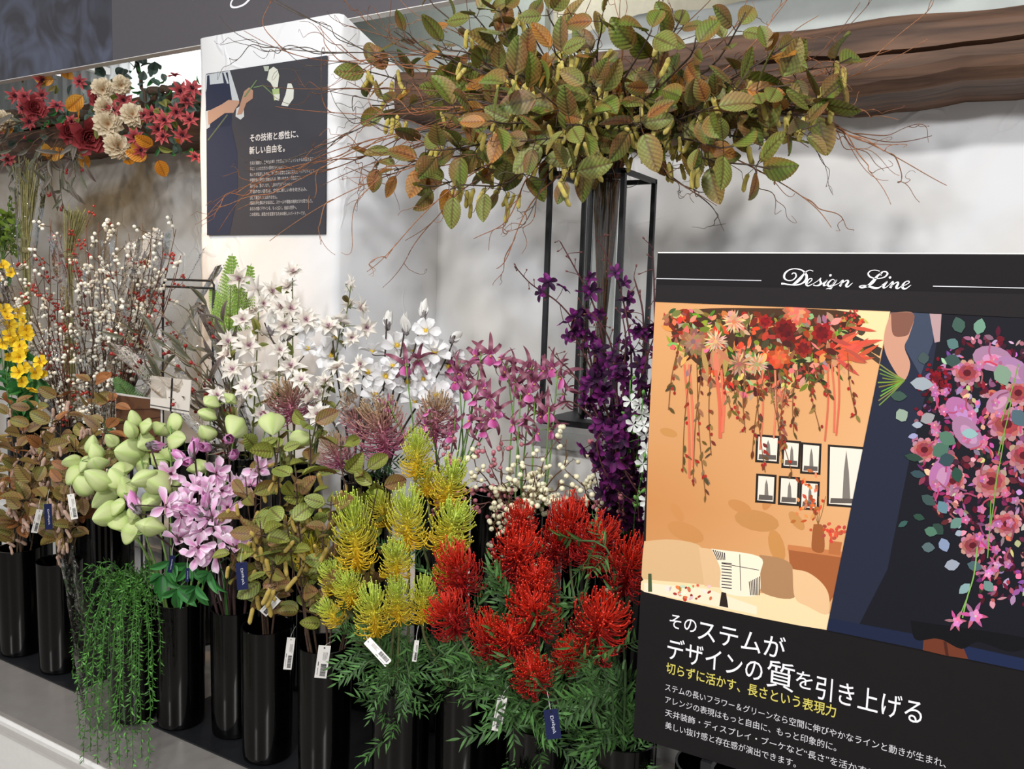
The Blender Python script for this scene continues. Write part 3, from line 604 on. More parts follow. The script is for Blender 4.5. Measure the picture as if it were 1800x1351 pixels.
def spider_orchid(b):
    for a, tl, L in ((1.57, .35, 1.2), (2.5, .1, 1.25), (.64, .1, 1.25), (-2.2, -.35, 1.3), (-.95, -.35, 1.3)):
        sh = sheet(L, .24, prof(.3, .7), 9, 2, NP.uniform(1.0, 2.2), .4, twist=NP.uniform(-.6, .6)); d = np.array([math.cos(a), math.sin(a), tl + .3])
        def c(u, w): return mixc(mixc((132, 70, 92), (214, 160, 176), np.clip(np.sin(u * 46), 0, 1) * .75), (116, 66, 76), u * .5)
        b.sheet(sh, xframe(d, (0, 0, 1)), (0, 0, 0), c)
def orchid_lip(b):
    def c(u, w): return mixc(mixc((184, 64, 132), (222, 140, 194), np.abs(w) ** 1.2), (240, 206, 224), np.clip(u - .7, 0, 1) * 2 * np.abs(w))
    b.sheet(sheet(.62, .62, prof(.7, .4), 6, 5, 1.0, -.5, wave=.02), xframe((0, -.75, .6), (0, .6, .75)), (0, 0, .03), c); b.sheet(sheet(.4, .3, OV, 4, 3, .6, .5), xframe((0, .4, .8), (0, -.7, .5)), (0, 0, .03), c)
    b.ball((0, -.08, .16), .07, (224, 170, 120), 6, 4)
SPO = [fl('flower', spider_orchid) for _ in range(4)]; LIP = fl('lip', orchid_lip)
def dorchid(b):
    def c(u, w): return mixc((42, 13, 44), (112, 30, 102), np.clip(u * 1.1 + NP.uniform(-.7, .3), 0, 1))
    petals(b, 5, 1.0, .5, prof(.8, .7), .35, .4, .4, c, nu=5, nv=3, jit=.2)
def dlip(b): b.sheet(sheet(.55, .5, prof(.8, .5), 5, 4, .9, -.5), xframe((0, -.6, .7), (0, .7, .6)), (0, 0, .02), lambda u, w: mixc((60, 16, 72), (140, 34, 124), u)); b.ball((0, 0, .1), .09, (36, 10, 44), 6, 4)
DOR = [fl('flower', dorchid) for _ in range(4)]; DLIP = fl('lip', dlip)
def dbud(b): b.ball((0, 0, .5), .36, (96, 52, 44), 6, 5, stretch=1.5); b.tube([(0, 0, -.1), (0, 0, .2)], .1, (74, 36, 34), 5)
DBUD = fl('bud', dbud, 'berry')
def wsm(b): petals(b, 5, 1.0, .55, OBO, .3, .4, .4, (238, 240, 234), jit=.12)
WSM = fl('flower', wsm)
def butter(b): petals(b, 5, 1.0, .8, OBO, .45, .1, .5, lambda u, w: mixc((232, 184, 24), (248, 218, 58), u), jit=.15); stamens(b, 10, .35, .03, (226, 180, 30), (200, 150, 20), .6, .05)
BUT = [fl('flower', butter) for _ in range(2)]
def redstar(b):
    def c(u, w): return mixc((120, 42, 50), (204, 96, 98), np.clip(u * 1.1 + .25 * np.abs(w), 0, 1))
    petals(b, 7, 1.0, .36, SPI, .2, .45, .4, c, jit=.1); petals(b, 5, .7, .32, SPI, .6, .3, .4, c, ph=.4)
def redstar_eye(b): stamens(b, 12, .25, .04, (58, 26, 36), (44, 22, 34), .6, .05)
RST = [fl('flower', redstar) for _ in range(3)]; RSTE = fl('flower_center', redstar_eye, 'berry')
def pompom(b):
    for r_, (n, tl) in enumerate(((14, -.35), (14, -.05), (13, .25), (11, .55), (9, .85), (6, 1.15))):
        petals(b, n, 1.0 - .06 * r_, .42, OBO, tl, .3, .8, lambda u, w: mixc((196, 150, 100), (232, 218, 190), u * 1.5), ph=r_ * .3, nu=4, nv=3, jit=.12)
POM = [fl('flower', pompom) for _ in range(2)]
def peony(b):
    for r_, (n, tl, l) in enumerate(((7, .1, 1.0), (7, .45, .95), (6, .8, .8), (6, 1.1, .65), (5, 1.3, .5))):
        petals(b, n, l, .7, OBO, tl, -.2, .6, lambda u, w: mixc((112, 34, 44), (178, 76, 78), u), ph=r_ * .45, nu=5, nv=4, jit=.15, wave=.02)
PEO = [fl('flower', peony) for _ in range(2)]
def plain_leaf(ca, cb, w=.42, bend=.5, cup=.4, name='leaf'):
    def f(b): b.sheet(sheet(1.0, w, OV, 8, 4, bend, cup), np.eye(3), (0, 0, 0), lambda u, ww: mixc(mixc(ca, cb, u), np.asarray(ca) * .8, np.clip(1 - np.abs(ww) * 6, 0, 1)))
    return fl(name, f, 'leaf')
OLV = [plain_leaf((92, 102, 40), (134, 138, 62)), plain_leaf((104, 108, 48), (150, 146, 70), .5, .8), plain_leaf((112, 90, 44), (128, 120, 56), .38)]
ORL = [ribbed_leaf(51, (206, 142, 44), (190, 120, 30), (150, 90, 26)), ribbed_leaf(52, (196, 128, 36), (214, 158, 66), (148, 88, 30))]
EUC = [plain_leaf((84, 104, 96), (112, 130, 120), .8, .3, .2), plain_leaf((74, 96, 84), (98, 120, 104), .75, .5, .3)]
GRY = [plain_leaf((116, 112, 98), (136, 124, 116), .2, .8), plain_leaf((98, 92, 78), (122, 98, 100), .18, 1.1), plain_leaf((104, 106, 84), (120, 116, 98), .2, .6)]
GRN = [plain_leaf((38, 104, 44), (66, 138, 66), .3, .7, .5), plain_leaf((30, 92, 38), (58, 128, 54), .34, .9, .5)]
def hip(b): b.ball((0, 0, .45), .42, (150, 36, 34), 8, 7, stretch=1.05); b.tube([(0, 0, -.6), (0, 0, -.2), (0, 0, .25)], [.1, .14, .3], (140, 40, 34), 8)
HIP = fl('hip', hip, 'berry')
def berry(c):
    def f(b): b.ball((0, 0, 0), 1.0, c, 9, 7); b.ball((0, 0, .93), .16, np.asarray(c) * .35, 5, 3)
    return fl('berry', f, 'berry')
BCR, BPK, BWH, BRD = berry((232, 224, 190)), berry((186, 112, 122)), berry((234, 230, 216)), berry((156, 46, 36))
def frond(seed, c, n=22, tw=.0):
    rs = np.random.default_rng(seed); b = MB(); s_ = np.linspace(0, 1, 12); b.tube(np.stack([s_, 0 * s_, -.15 * s_ ** 2], 1), np.linspace(.012, .004, 12), np.asarray(c) * .8, 4)
    for k in range(n):
        t = .08 + .9 * k / n; l = .26 * (1 - t) ** .7 * min(1, t * 5 + .4) + .01; p = np.array([t, 0, -.15 * t * t])
        for sd in (1, -1):
            a = sd * 1.15; d = np.array([math.cos(a), math.sin(a), -.05]); nl = 7
            b.sheet(sheet(l, .02, LAN, 3, 2, .3, .2), xframe(d), p, np.asarray(c) * .85)
            for q in range(nl):
                pp = p + d * l * (q + .5) / nl; a2 = sd * (1.15 - .7); ll = .05 * (1 - q / nl) ** .5 * (l / .26) ** .3
                for s2 in (1, -1):
                    a3 = sd * 1.15 + s2 * .9
                    b.sheet(sheet(ll, .018, OV, 2, 2, .3, .2), xframe((math.cos(a3), math.sin(a3), -.1)), pp, np.clip(np.asarray(c) * rs.uniform(.85, 1.15), 0, 255))
    return b.mesh('frond', 'leaf')
FRL, FRD = frond(1, (142, 176, 74)), frond(2, (58, 104, 42))
# ------------------------------------------------------------------ planting helpers
def mouth_path(c, zb, zm, r, tip, end=None, k=0.42, n=12, jit=0.25):
    """a stem that stands in a vase, leans on its mouth and bends to its tip"""
    c = np.asarray(c, float); d = np.asarray(tip[:2]) - c; l = np.linalg.norm(d); dn = d / (l + 1e-9)
    j = NP.uniform(-1, 1, 2) * r * jit
    m = np.array([*(c + dn * min(r * .72, l) + j), zm]); b = np.array([*(c - dn * min(r * .45, l) + j * .6), zb])
    m[:2] = c + (m[:2] - c) * min(1, r * .88 / (np.linalg.norm(m[:2] - c) + 1e-9))
    u = nrm(m - b); L = np.linalg.norm(tip - m); e = nrm(end) if end is not None else nrm(nrm(tip - m) * .8 + np.array([0, 0, .35]))
    return np.vstack([b[None], (b + m)[None] / 2, bez(m, m + u * L * k, tip - e * L * k, tip, n)])
def along(P, t):
    s = np.concatenate([[0], np.cumsum(np.linalg.norm(np.diff(P, axis=0), axis=1))]); s /= s[-1]; t = np.asarray(t)
    p = np.stack([np.interp(t, s, P[:, k]) for k in range(3)], -1); q = np.stack([np.interp(np.minimum(t + .02, 1.0), s, P[:, k]) - np.interp(np.minimum(t + .02, 1.0) - .02, s, P[:, k]) for k in range(3)], -1)
    return p, q / (np.linalg.norm(q, axis=-1, keepdims=True) + 1e-9)
def near_t(P, p, lo=0.45):
    ts = np.linspace(lo, .98, 26); q, _ = along(P, ts); d = np.linalg.norm(q - p, axis=1) + np.maximum(0, q[:, 2] - p[2]) * .8; return ts[int(np.argmin(d))]
def wiggle(P, amp, f=5.0):
    n = len(P); s = np.linspace(0, 1, n)[:, None]; a, b = nrm(rv()), nrm(rv()); p1, p2 = NP.uniform(0, 6, 2)
    return P + amp * s ** .7 * (a * np.sin(s * f * 3.1 + p1) + b * np.sin(s * f * 4.7 + p2) * .6) - amp * s ** .7 * 0
FZB, FZM, FR = ZV + 0.02, ZV + 0.303, 0.052
RZB, RZM, RR = ZV + 0.02, ZV + 0.585, 0.06
def front(k, tip, **kw): return mouth_path(FRONT[k], FZB, FZM, FR, np.asarray(tip), **kw)
def rear(k, tip, **kw): return mouth_path(REAR[k], RZB, RZM, RR, np.asarray(tip), **kw)
# ------------------------------------------------------------------ spidery spikes: yellow, red, mauve
def spike(name, desc, path, tip, base, wpx, heads, leafs, scol, nl=5, lsize=.075, tl=(.45, .93)):
    t = thing(name, desc, 'flower stem', path[0]); b = MB(); b.tube(path, np.linspace(.0032, .0026, len(path)), scol, 6); part(b, 'stem', 'twig', t)
    ax = tip - base; L = np.linalg.norm(ax); wm = wpx / F * topx(base)[2]; M = zframe(ax, RNG.uniform(0, 6)) * np.array([wm / .74, wm / .74, max(L, wm * .8) / 1.02])
    inst('flower_head', RNG.choice(heads), t, base, M)
    for i in range(nl):
        p, d = along(path, RNG.uniform(*tl)); a = nrm(d * .5 + rv(.7) + TOCAM(p) * .35 + np.array([0, 0, -.25])); s = lsize * RNG.uniform(.7, 1.2)
        inst('leaf', RNG.choice(leafs), t, p, xframe(a, nrm(TOCAM(p) * .6 + rv(.4) + np.array([0, 0, .5]))), s)
    return t
items = []
for tx, ty, bx, by, w, Y, dY, v in [(735, 752, 731, 838, 62, 1.38, .01, 'V9'), (802, 805, 782, 890, 76, 1.36, .01, 'V9'), (613, 866, 631, 1000, 84, 1.25, .02, 'V8'), (715, 855, 718, 965, 80, 1.3, .01, 'V8'),
    (656, 853, 682, 925, 58, 1.36, .01, 'V8'), (524, 911, 558, 997, 74, 1.27, .0, 'V8'), (809, 882, 780, 968, 92, 1.31, .02, 'V9'), (695, 948, 697, 1016, 64, 1.22, .02, 'V8'), (697, 1017, 701, 1090, 58, 1.19, .03, 'V8'),
    (747, 1012, 743, 1092, 56, 1.22, .02, 'V9'), (648, 1027, 664, 1115, 76, 1.18, .02, 'V8'), (603, 1005, 622, 1062, 64, 1.21, .02, 'V8'), (576, 985, 598, 1042, 62, 1.23, .01, 'V8'), (563, 1055, 598, 1096, 44, 1.2, .02, 'V8'),
    (745, 808, 752, 872, 56, 1.4, .01, 'V9'), (800, 945, 788, 1030, 66, 1.28, .02, 'V9')]:
    tip, base = at(tx, ty, Y=Y), at(bx, by, Y=Y + dY); P = front(v, base, end=nrm(tip - base) * .8 + np.array([0, 0, .4]))
    items.append((spike('spider_flower', '', P, tip, base, w, YEL, FEA, (92, 96, 56), 5), tx + ty * .01))
rank_labels(items, 'yellow to lime spidery flower spike', 'in the yellow bunch', 'yellow spider flowers')
items = []
for tx, ty, bx, by, w, Y, dY, v in [(1002, 876, 1002, 968, 92, 1.37, .01, 'V11'), (917, 935, 905, 1010, 104, 1.27, .04, 'V10'), (790, 958, 818, 1044, 88, 1.25, .01, 'V10'), (772, 1045, 808, 1112, 92, 1.2, .01, 'V10'),
    (938, 995, 946, 1045, 84, 1.25, .04, 'V10'), (929, 1040, 946, 1108, 100, 1.2, .05, 'V10'), (1070, 1060, 1038, 1135, 118, 1.23, .04, 'V11'), (894, 1100, 906, 1142, 84, 1.17, .05, 'V10'), (850, 1080, 866, 1155, 72, 1.19, .02, 'V10'),
    (1066, 912, 1036, 998, 88, 1.34, .01, 'V11'), (1120, 950, 1096, 1042, 92, 1.31, .01, 'V11'), (928, 1158, 942, 1206, 80, 1.15, .04, 'V10'), (918, 888, 912, 938, 64, 1.37, .02, 'V10'), (996, 1128, 1004, 1170, 62, 1.2, .03, 'V10'), (985, 915, 975, 990, 74, 1.36, .02, 'V11')]:
    tip, base = at(tx, ty, Y=Y), at(bx, by, Y=Y + dY); P = front(v, base, end=nrm(tip - base) * .8 + np.array([0, 0, .4]))
    items.append((spike('spider_flower', '', P, tip, base, w, RED, FEA, (84, 84, 56), 6, .085), tx + ty * .01))
rank_labels(items, 'red spidery flower spike', 'in the red bunch', 'red spider flowers')
items = []
for tx, ty, bx, by, w, Y, dY, v in [(655, 700, 683, 800, 104, 1.5, .01, 'R6'), (768, 690, 765, 775, 76, 1.56, .01, 'R7'), (500, 668, 518, 742, 96, 1.55, .01, 'R5'), (578, 762, 602, 825, 66, 1.5, .01, 'R6'), (610, 690, 640, 770, 60, 1.6, .01, 'R6')]:
    tip, base = at(tx, ty, Y=Y), at(bx, by, Y=Y + dY); P = rear(v, base)
    items.append((spike('spider_flower', '', P, tip, base, w, MAU, FEAD, (70, 66, 48), 6, .07, (.62, .97)), tx))
rank_labels(items, 'mauve spidery flower spike', 'behind the catkin leaves', 'mauve spider flowers')
# ------------------------------------------------------------------ feathery sprigs that hang over the vase rims
items = []
for px_, py_, Y, v in [(640, 1170, 1.17, 'V8'), (690, 1205, 1.14, 'V8'), (760, 1165, 1.2, 'V9'), (800, 1150, 1.24, 'V9'), (610, 1130, 1.2, 'V8'), (720, 1190, 1.16, 'V8')]:
    tip = at(px_, py_, Y=Y); P = front(v, tip, end=(tip - np.array([*FRONT[v], tip[2]])) + np.array([0, 0, -.05])); t = thing('feathery_sprig', '', 'leaf sprig', P[0])
    b = MB(); b.tube(P, .002, (70, 92, 54), 5); part(b, 'stem', 'twig', t)
    for k in range(9):
        p, d = along(P, RNG.uniform(.5, 1)); inst('leaf', RNG.choice(FEA), t, p, xframe(nrm(d * .6 + rv(.55) + np.array([0, 0, -.2])), nrm(TOCAM(p) + rv(.5))), RNG.uniform(.055, .09))
    items.append((t, px_))
rank_labels(items, 'green feathery sprig hanging over the rim', 'below the yellow flowers', 'feathery sprigs under the yellow flowers')
items = []
for px_, py_, Y, v in [(860, 1225, 1.15, 'V10'), (905, 1250, 1.13, 'V10'), (985, 1245, 1.13, 'V10'), (1040, 1185, 1.17, 'V11'), (1095, 1175, 1.19, 'V11'), (870, 1180, 1.17, 'V10'), (1060, 1225, 1.16, 'V11'), (1085, 1145, 1.22, 'V11'), (985, 1050, 1.27, 'V11'), (858, 1010, 1.28, 'V10'), (1015, 950, 1.3, 'V11')]:
    tip = at(px_, py_, Y=Y); P = front(v, tip, end=(tip - np.array([*FRONT[v], tip[2]])) + np.array([0, 0, -.03])); t = thing('feathery_sprig', '', 'leaf sprig', P[0])
    b = MB(); b.tube(P, .002, (66, 92, 54), 5); part(b, 'stem', 'twig', t)
    for k in range(9):
        p, d = along(P, RNG.uniform(.5, 1)); inst('leaf', RNG.choice(FEA), t, p, xframe(nrm(d * .7 + rv(.5) + np.array([0, 0, -.1])), nrm(TOCAM(p) + rv(.5))), RNG.uniform(.065, .105))
    items.append((t, px_))
rank_labels(items, 'green feathery sprig', 'around the red flowers', 'feathery sprigs among the red flowers')
# ------------------------------------------------------------------ ribbed leaf branches with catkins
def catkin_branch(name, path, r0, leaves, cats, nl, ncat, lsize, csize, scol, t0=.5, cluster=(2, 4), face=.5, jl=.0):
    t = thing(name, '', 'branch', path[0]); b = MB(); n = len(path); b.tube(path, np.linspace(r0, r0 * .45, n), scol, 5)
    for k in range(nl):
        tt = t0 + (1 - t0) * (k + RNG.uniform(.2, .9)) / nl; p, d = along(path, min(tt, 1)); m = RNG.choice((1, 2, 3)) if k < nl - 1 else 3
        a0 = RNG.uniform(0, 6); e1 = nrm(np.cross(d, rv())); e2 = np.cross(d, e1)
        for q in range(m):
            a = a0 + q * 2.1; o = nrm(e1 * math.cos(a) + e2 * math.sin(a) + d * .55 + rv(.2)); s = lsize * RNG.uniform(.7, 1.2); pp = p + o * lsize * .22
            b.tube([p, pp], [.0011, .0009], scol, 4)
            nn = nrm(TOCAM(p) * face + rv(.45) + np.array([0, 0, .45])); inst('leaf', RNG.choice(leaves), t, pp, xframe(o, nn), s)
    for k in range(ncat):
        p, d = along(path, RNG.uniform(t0 + (1 - t0) * .3, .98)); o = nrm(rv() + TOCAM(p) * .4); hang = p + o * lsize * RNG.uniform(.25, .5) + np.array([0, 0, -lsize * RNG.uniform(.1, .4)])
        mid = (p + hang) / 2 + np.array([0, 0, lsize * .15])
        b.tube(bez(p, mid, mid, hang, 6), .0008, np.asarray(scol) * 1.1, 4)
        for q in range(RNG.randint(*cluster)):
            h2 = hang + rv(.34 * lsize) * np.array([.8, .8, .5]); b.tube([hang, h2], .0007, np.asarray(scol) * 1.1, 3)
            inst('catkin', RNG.choice(cats), t, h2, zframe(nrm(np.array([0, 0, 1.0]) + rv(.32))), csize * RNG.uniform(.85, 1.2))
    part(b, 'stem', 'twig', t); return t
items = []
for tx, ty, Y, v, nl in [(452, 762, 1.22, 'V6', 5), (492, 770, 1.25, 'V6', 5), (545, 742, 1.3, 'V7', 6), (600, 775, 1.32, 'V7', 6), (432, 842, 1.16, 'V6', 5), (520, 822, 1.22, 'V7', 6), (585, 872, 1.24, 'V7', 5), (455, 915, 1.13, 'V6', 5), (665, 845, 1.33, 'V7', 5), (410, 955, 1.12, 'V6', 4), (500, 905, 1.17, 'V7', 5), (545, 850, 1.26, 'V7', 5), (640, 800, 1.36, 'V7', 5), (478, 985, 1.14, 'V6', 4), (565, 925, 1.22, 'V7', 4)]:
    tip = at(tx, ty, Y=Y); P = wiggle(front(v, tip), .004)
    items.append((catkin_branch('catkin_branch', P, .0028, FRO, CATF, nl, 3, .05, .031, (74, 56, 44), .55, (1, 4), .6), tx + ty * .001))
rank_labels(items, 'olive leafed branch with yellow catkins', 'beside the pink magnolias', 'yellow catkin branches in the front row')
items = []
for tx, ty, Y, v, nl in [(18, 690, 1.36, 'V1', 6), (62, 712, 1.32, 'V1', 6), (108, 682, 1.36, 'V2', 6), (165, 668, 1.38, 'V2', 6), (200, 690, 1.38, 'V2', 6), (30, 790, 1.24, 'V1', 6), (78, 770, 1.25, 'V1', 6), (132, 772, 1.27, 'V2', 6), (188, 742, 1.32, 'V2', 6), (60, 845, 1.2, 'V1', 6), (118, 842, 1.21, 'V2', 5), (8, 850, 1.22, 'V1', 5), (155, 820, 1.24, 'V2', 5), (128, 915, 1.2, 'V2', 2), (40, 750, 1.3, 'V1', 6), (95, 735, 1.3, 'V2', 6), (-20, 760, 1.3, 'V0', 6), (-15, 870, 1.24, 'V0', 5)]:
    tip = at(tx, ty, Y=Y); P = wiggle(front(v, tip), .004)
    items.append((catkin_branch('catkin_branch', P, .0024, BRN, CATP, nl, 4, .05, .031, (84, 66, 48), .55, (1, 4), .5), tx + ty * .001))
rank_labels(items, 'rusty leafed branch with pink catkins', 'in the left edge bunch', 'pink catkin branches')
# ------------------------------------------------------------------ pale green pods
PODS = [(126, 811, 30), (133, 834, 42), (173, 843, 44), (162, 781, 32), (169, 794, 28), (196, 774, 30), (171, 814, 30), (151, 815, 28), (213, 823, 32), (236, 737, 28), (229, 754, 32), (258, 748, 28), (282, 754, 26), (307, 743, 30), (310, 773, 30), (256, 777, 32), (229, 794, 46), (251, 814, 34), (184, 874, 44), (187, 903, 40), (207, 890, 28), (224, 859, 46), (273, 846, 52), (216, 914, 44), (229, 934, 36), (264, 925, 42), (264, 881, 44), (253, 841, 40), (300, 854, 40), (147, 854, 36), (364, 728, 30), (371, 706, 26), (364, 761, 28), (415, 750, 38), (351, 821, 36), (478, 745, 40), (527, 770, 36), (282, 810, 34), (240, 900, 38), (205, 840, 34), (300, 800, 32), (405, 700, 22)]
ptips = [(140, 805, 1.2), (205, 850, 1.16), (236, 742, 1.28), (300, 748, 1.3), (372, 708, 1.38), (245, 895, 1.14), (470, 745, 1.34), (415, 740, 1.36)]
groups_ = [[] for _ in ptips]; paths_ = []
for tx, ty, Y in ptips: paths_.append(front('V4', at(tx, ty, Y=Y)))
for (x, y, w) in PODS:
    k = min(range(len(ptips)), key=lambda i: math.hypot(ptips[i][0] - x, (ptips[i][1] - y) * .7) + max(0, ptips[i][1] - y) * .3); groups_[k].append((x, y, w))
items = []
for (tx, ty, Y), P, g in zip(ptips, paths_, groups_):
    t = thing('pod_stem', '', 'pod stem', P[0]); b = MB(); b.tube(P, np.linspace(.003, .0016, len(P)), (128, 160, 84), 6)
    for (x, y, w) in g:
        q = at(x, y, Y=Y + NP.uniform(-.035, .035)); tt = near_t(P, q); p, d = along(P, tt); s = w / F * topx(q)[2] * 1.12; o = nrm(nrm(q - p) * .5 + rv(.45) + np.array([-.25, -.15, -.05])); a = q - o * s * .5
        b.tube(bez(p, p + d * .015, a - o * .015, a, 7), .0011, (136, 168, 92), 4); inst('pod', PODM, t, a, zframe(o, RNG.uniform(0, 6)), s * RNG.uniform(.95, 1.1))
    part(b, 'stem', 'leaf', t); items.append((t, tx))
rank_labels(items, 'stem of pale lime papery pods', 'among the pod stems', 'pale green pod stems')
# ------------------------------------------------------------------ magnolias: flowers, fuzzy buds
def magnolia(name, path, fls, buds, Y, fm, eye, bm, scol, fsz, face=.6, cal=CALYX):
    t = thing(name, '', 'magnolia stem', path[0]); b = MB(); b.tube(path, np.linspace(.0036, .0018, len(path)), scol, 6)
    for (x, y, w) in fls + buds:
        isb = (x, y, w) in buds; q = at(x, y, Y=Y + NP.uniform(-.03, .03)); tt = near_t(path, q, .5); p, d = along(path, tt); s = w / F * topx(q)[2] * .52
        o = nrm(nrm(q - p) * .5 + d * .3 + TOCAM(q) * (face if not isb else .1) + rv(.3)); a = q - o * s * (.3 if not isb else .9)
        b.tube(bez(p, p + d * .012, a - o * .015, a, 7), .0014, scol, 5)
        if isb: inst('bud', bm, t, a, zframe(o, RNG.uniform(0, 6)), s * 2.0, sub=[('calyx', cal)])
        else: inst('flower', RNG.choice(fm), t, a, zframe(o, RNG.uniform(0, 6)), s, sub=[('flower_center', eye)])
    part(b, 'stem', 'twig', t); return t
items = []
for tip, Y, fl_, bd in [((262, 776), 1.2, [(300, 832, 56), (345, 850, 54)], [(271, 783, 40)]), ((231, 883), 1.12, [(296, 888, 66), (322, 905, 50)], [(236, 884, 46)]), ((340, 775), 1.22, [(362, 858, 52), (330, 868, 44)], [(340, 788, 38), (331, 810, 36), (316, 802, 38)]),
    ((361, 772), 1.24, [(384, 832, 66), (392, 862, 54)], [(362, 786, 40)]), ((402, 762), 1.26, [(420, 845, 48), (400, 890, 56)], [(402, 772, 42), (410, 800, 36)]), ((310, 940), 1.11, [(318, 938, 74), (350, 962, 62)], []),
    ((372, 905), 1.13, [(367, 905, 60), (352, 930, 54), (385, 925, 56), (340, 900, 52)], [(340, 898, 40)]), ((420, 955), 1.13, [(373, 972, 66), (416, 958, 66), (395, 945, 54)], []), ((455, 812), 1.25, [(455, 824, 56), (440, 850, 46)], []), ((350, 880), 1.14, [(345, 975, 54), (330, 880, 50), (365, 875, 54)], [(362, 880, 36)])]:
    P = front('V5', at(*tip, Y=Y)); items.append((magnolia('magnolia_stem', P, fl_, bd, Y, PMAG, PMAGE, PBUD, (64, 46, 44), 1), tip[0]))
rank_labels(items, 'pink magnolia stem with fuzzy buds', 'in the pink magnolia bunch', 'pink magnolia stems')
items = []
for tip, Y, fl_, bd in [((465, 567), 1.6, [(537, 571, 58), (541, 609, 46)], [(478, 567, 42), (505, 587, 44)]), ((583, 580), 1.6, [(583, 591, 66), (581, 622, 66)], []), ((680, 560), 1.62, [(700, 605, 62), (655, 612, 50)], [(682, 563, 38)]), ((713, 565), 1.62, [(717, 670, 60), (740, 637, 56)], [(713, 570, 38)]),
    ((745, 545), 1.64, [(747, 580, 54), (765, 613, 66), (725, 610, 50)], [(745, 545, 38)]), ((800, 590), 1.66, [(787, 643, 60), (805, 625, 46)], [(800, 593, 38)]), ((640, 640), 1.6, [(647, 653, 58), (680, 660, 62), (627, 713, 56)], []), ((770, 690), 1.62, [(767, 693, 64), (793, 705, 56), (730, 700, 56), (745, 665, 50)], []), ((640, 740), 1.58, [(610, 735, 48), (660, 690, 56), (690, 640, 48)], [])]:
    P = rear('R6', at(*tip, Y=Y)); items.append((magnolia('magnolia_stem', P, fl_, bd, Y, WMAG, WMAGE, WBUD, (62, 52, 44), 1), tip[0]))
rank_labels(items, 'white magnolia stem', 'by the plaster wall', 'white magnolia stems')
# ------------------------------------------------------------------ white star flowers with olive leaves
STP = [(514, 473), (419, 491), (446, 509), (481, 509), (503, 500), (466, 533), (494, 536), (514, 540), (448, 549), (403, 598), (439, 604), (494, 613), (406, 647), (439, 638), (466, 662), (488, 651), (528, 664), (383, 691), (421, 707), (459, 727), (572, 667), (612, 667), (612, 702), (557, 727), (617, 500), (612, 533), (619, 593), (646, 576), (579, 569), (600, 560), (468, 582), (590, 640), (555, 690), (540, 700), (425, 560), (480, 690), (510, 640), (500, 575), (395, 620), (630, 640), (540, 560), (640, 540), (430, 680), (398, 700)]
stips = [(514, 480, 1.62, 'R5'), (420, 492, 1.62, 'R4'), (455, 530, 1.6, 'R4'), (500, 540, 1.6, 'R5'), (405, 600, 1.55, 'R4'), (440, 640, 1.52, 'R5'), (490, 640, 1.54, 'R5'), (385, 692, 1.5, 'R4'), (430, 700, 1.48, 'R5'), (617, 502, 1.66, 'R5'), (600, 565, 1.62, 'R5'), (572, 665, 1.56, 'R5'), (625, 640, 1.58, 'R5')]
sp_ = [rear(v, at(x, y, Y=Y)) for x, y, Y, v in stips]; sg = [[] for _ in stips]
for (x, y) in STP: sg[min(range(len(stips)), key=lambda i: math.hypot(stips[i][0] - x, (stips[i][1] - y) * .7) + max(0, stips[i][1] - y - 15) * .5)].append((x, y))
items = []
for (tx, ty, Y, v), P, g in zip(stips, sp_, sg):
    t = thing('star_flower_stem', '', 'flower stem', P[0]); b = MB(); b.tube(P, np.linspace(.0028, .0014, len(P)), (98, 108, 58), 5)
    for (x, y) in g:
        q = at(x, y, Y=Y + NP.uniform(-.04, .04)); p, d = along(P, near_t(P, q, .5)); o = nrm(nrm(q - p) * .4 + TOCAM(q) * .5 + rv(.35) + np.array([0, 0, .15])); s = RNG.uniform(.021, .03) * topx(q)[2] / 1.9 * 1.2; a = q - o * s * .3
        b.tube(bez(p, p + d * .015, a - o * .015, a, 6), .001, (104, 112, 62), 4); inst('flower', RNG.choice(STAR), t, a, zframe(o, RNG.uniform(0, 6)), s, sub=[('flower_center', STARE)])
    for k in range(9):
        p, d = along(P, RNG.uniform(.5, .97)); o = nrm(rv() + d * .5); nn = nrm(TOCAM(p) * .5 + rv(.5) + np.array([0, 0, .4])); inst('leaf', RNG.choice(OLV), t, p, xframe(o, nn), RNG.uniform(.03, .05))
    part(b, 'stem', 'leaf', t); items.append((t, tx))
rank_labels(items, 'cream star flower stem with olive leaves', 'before the pillar', 'cream star flower stems')
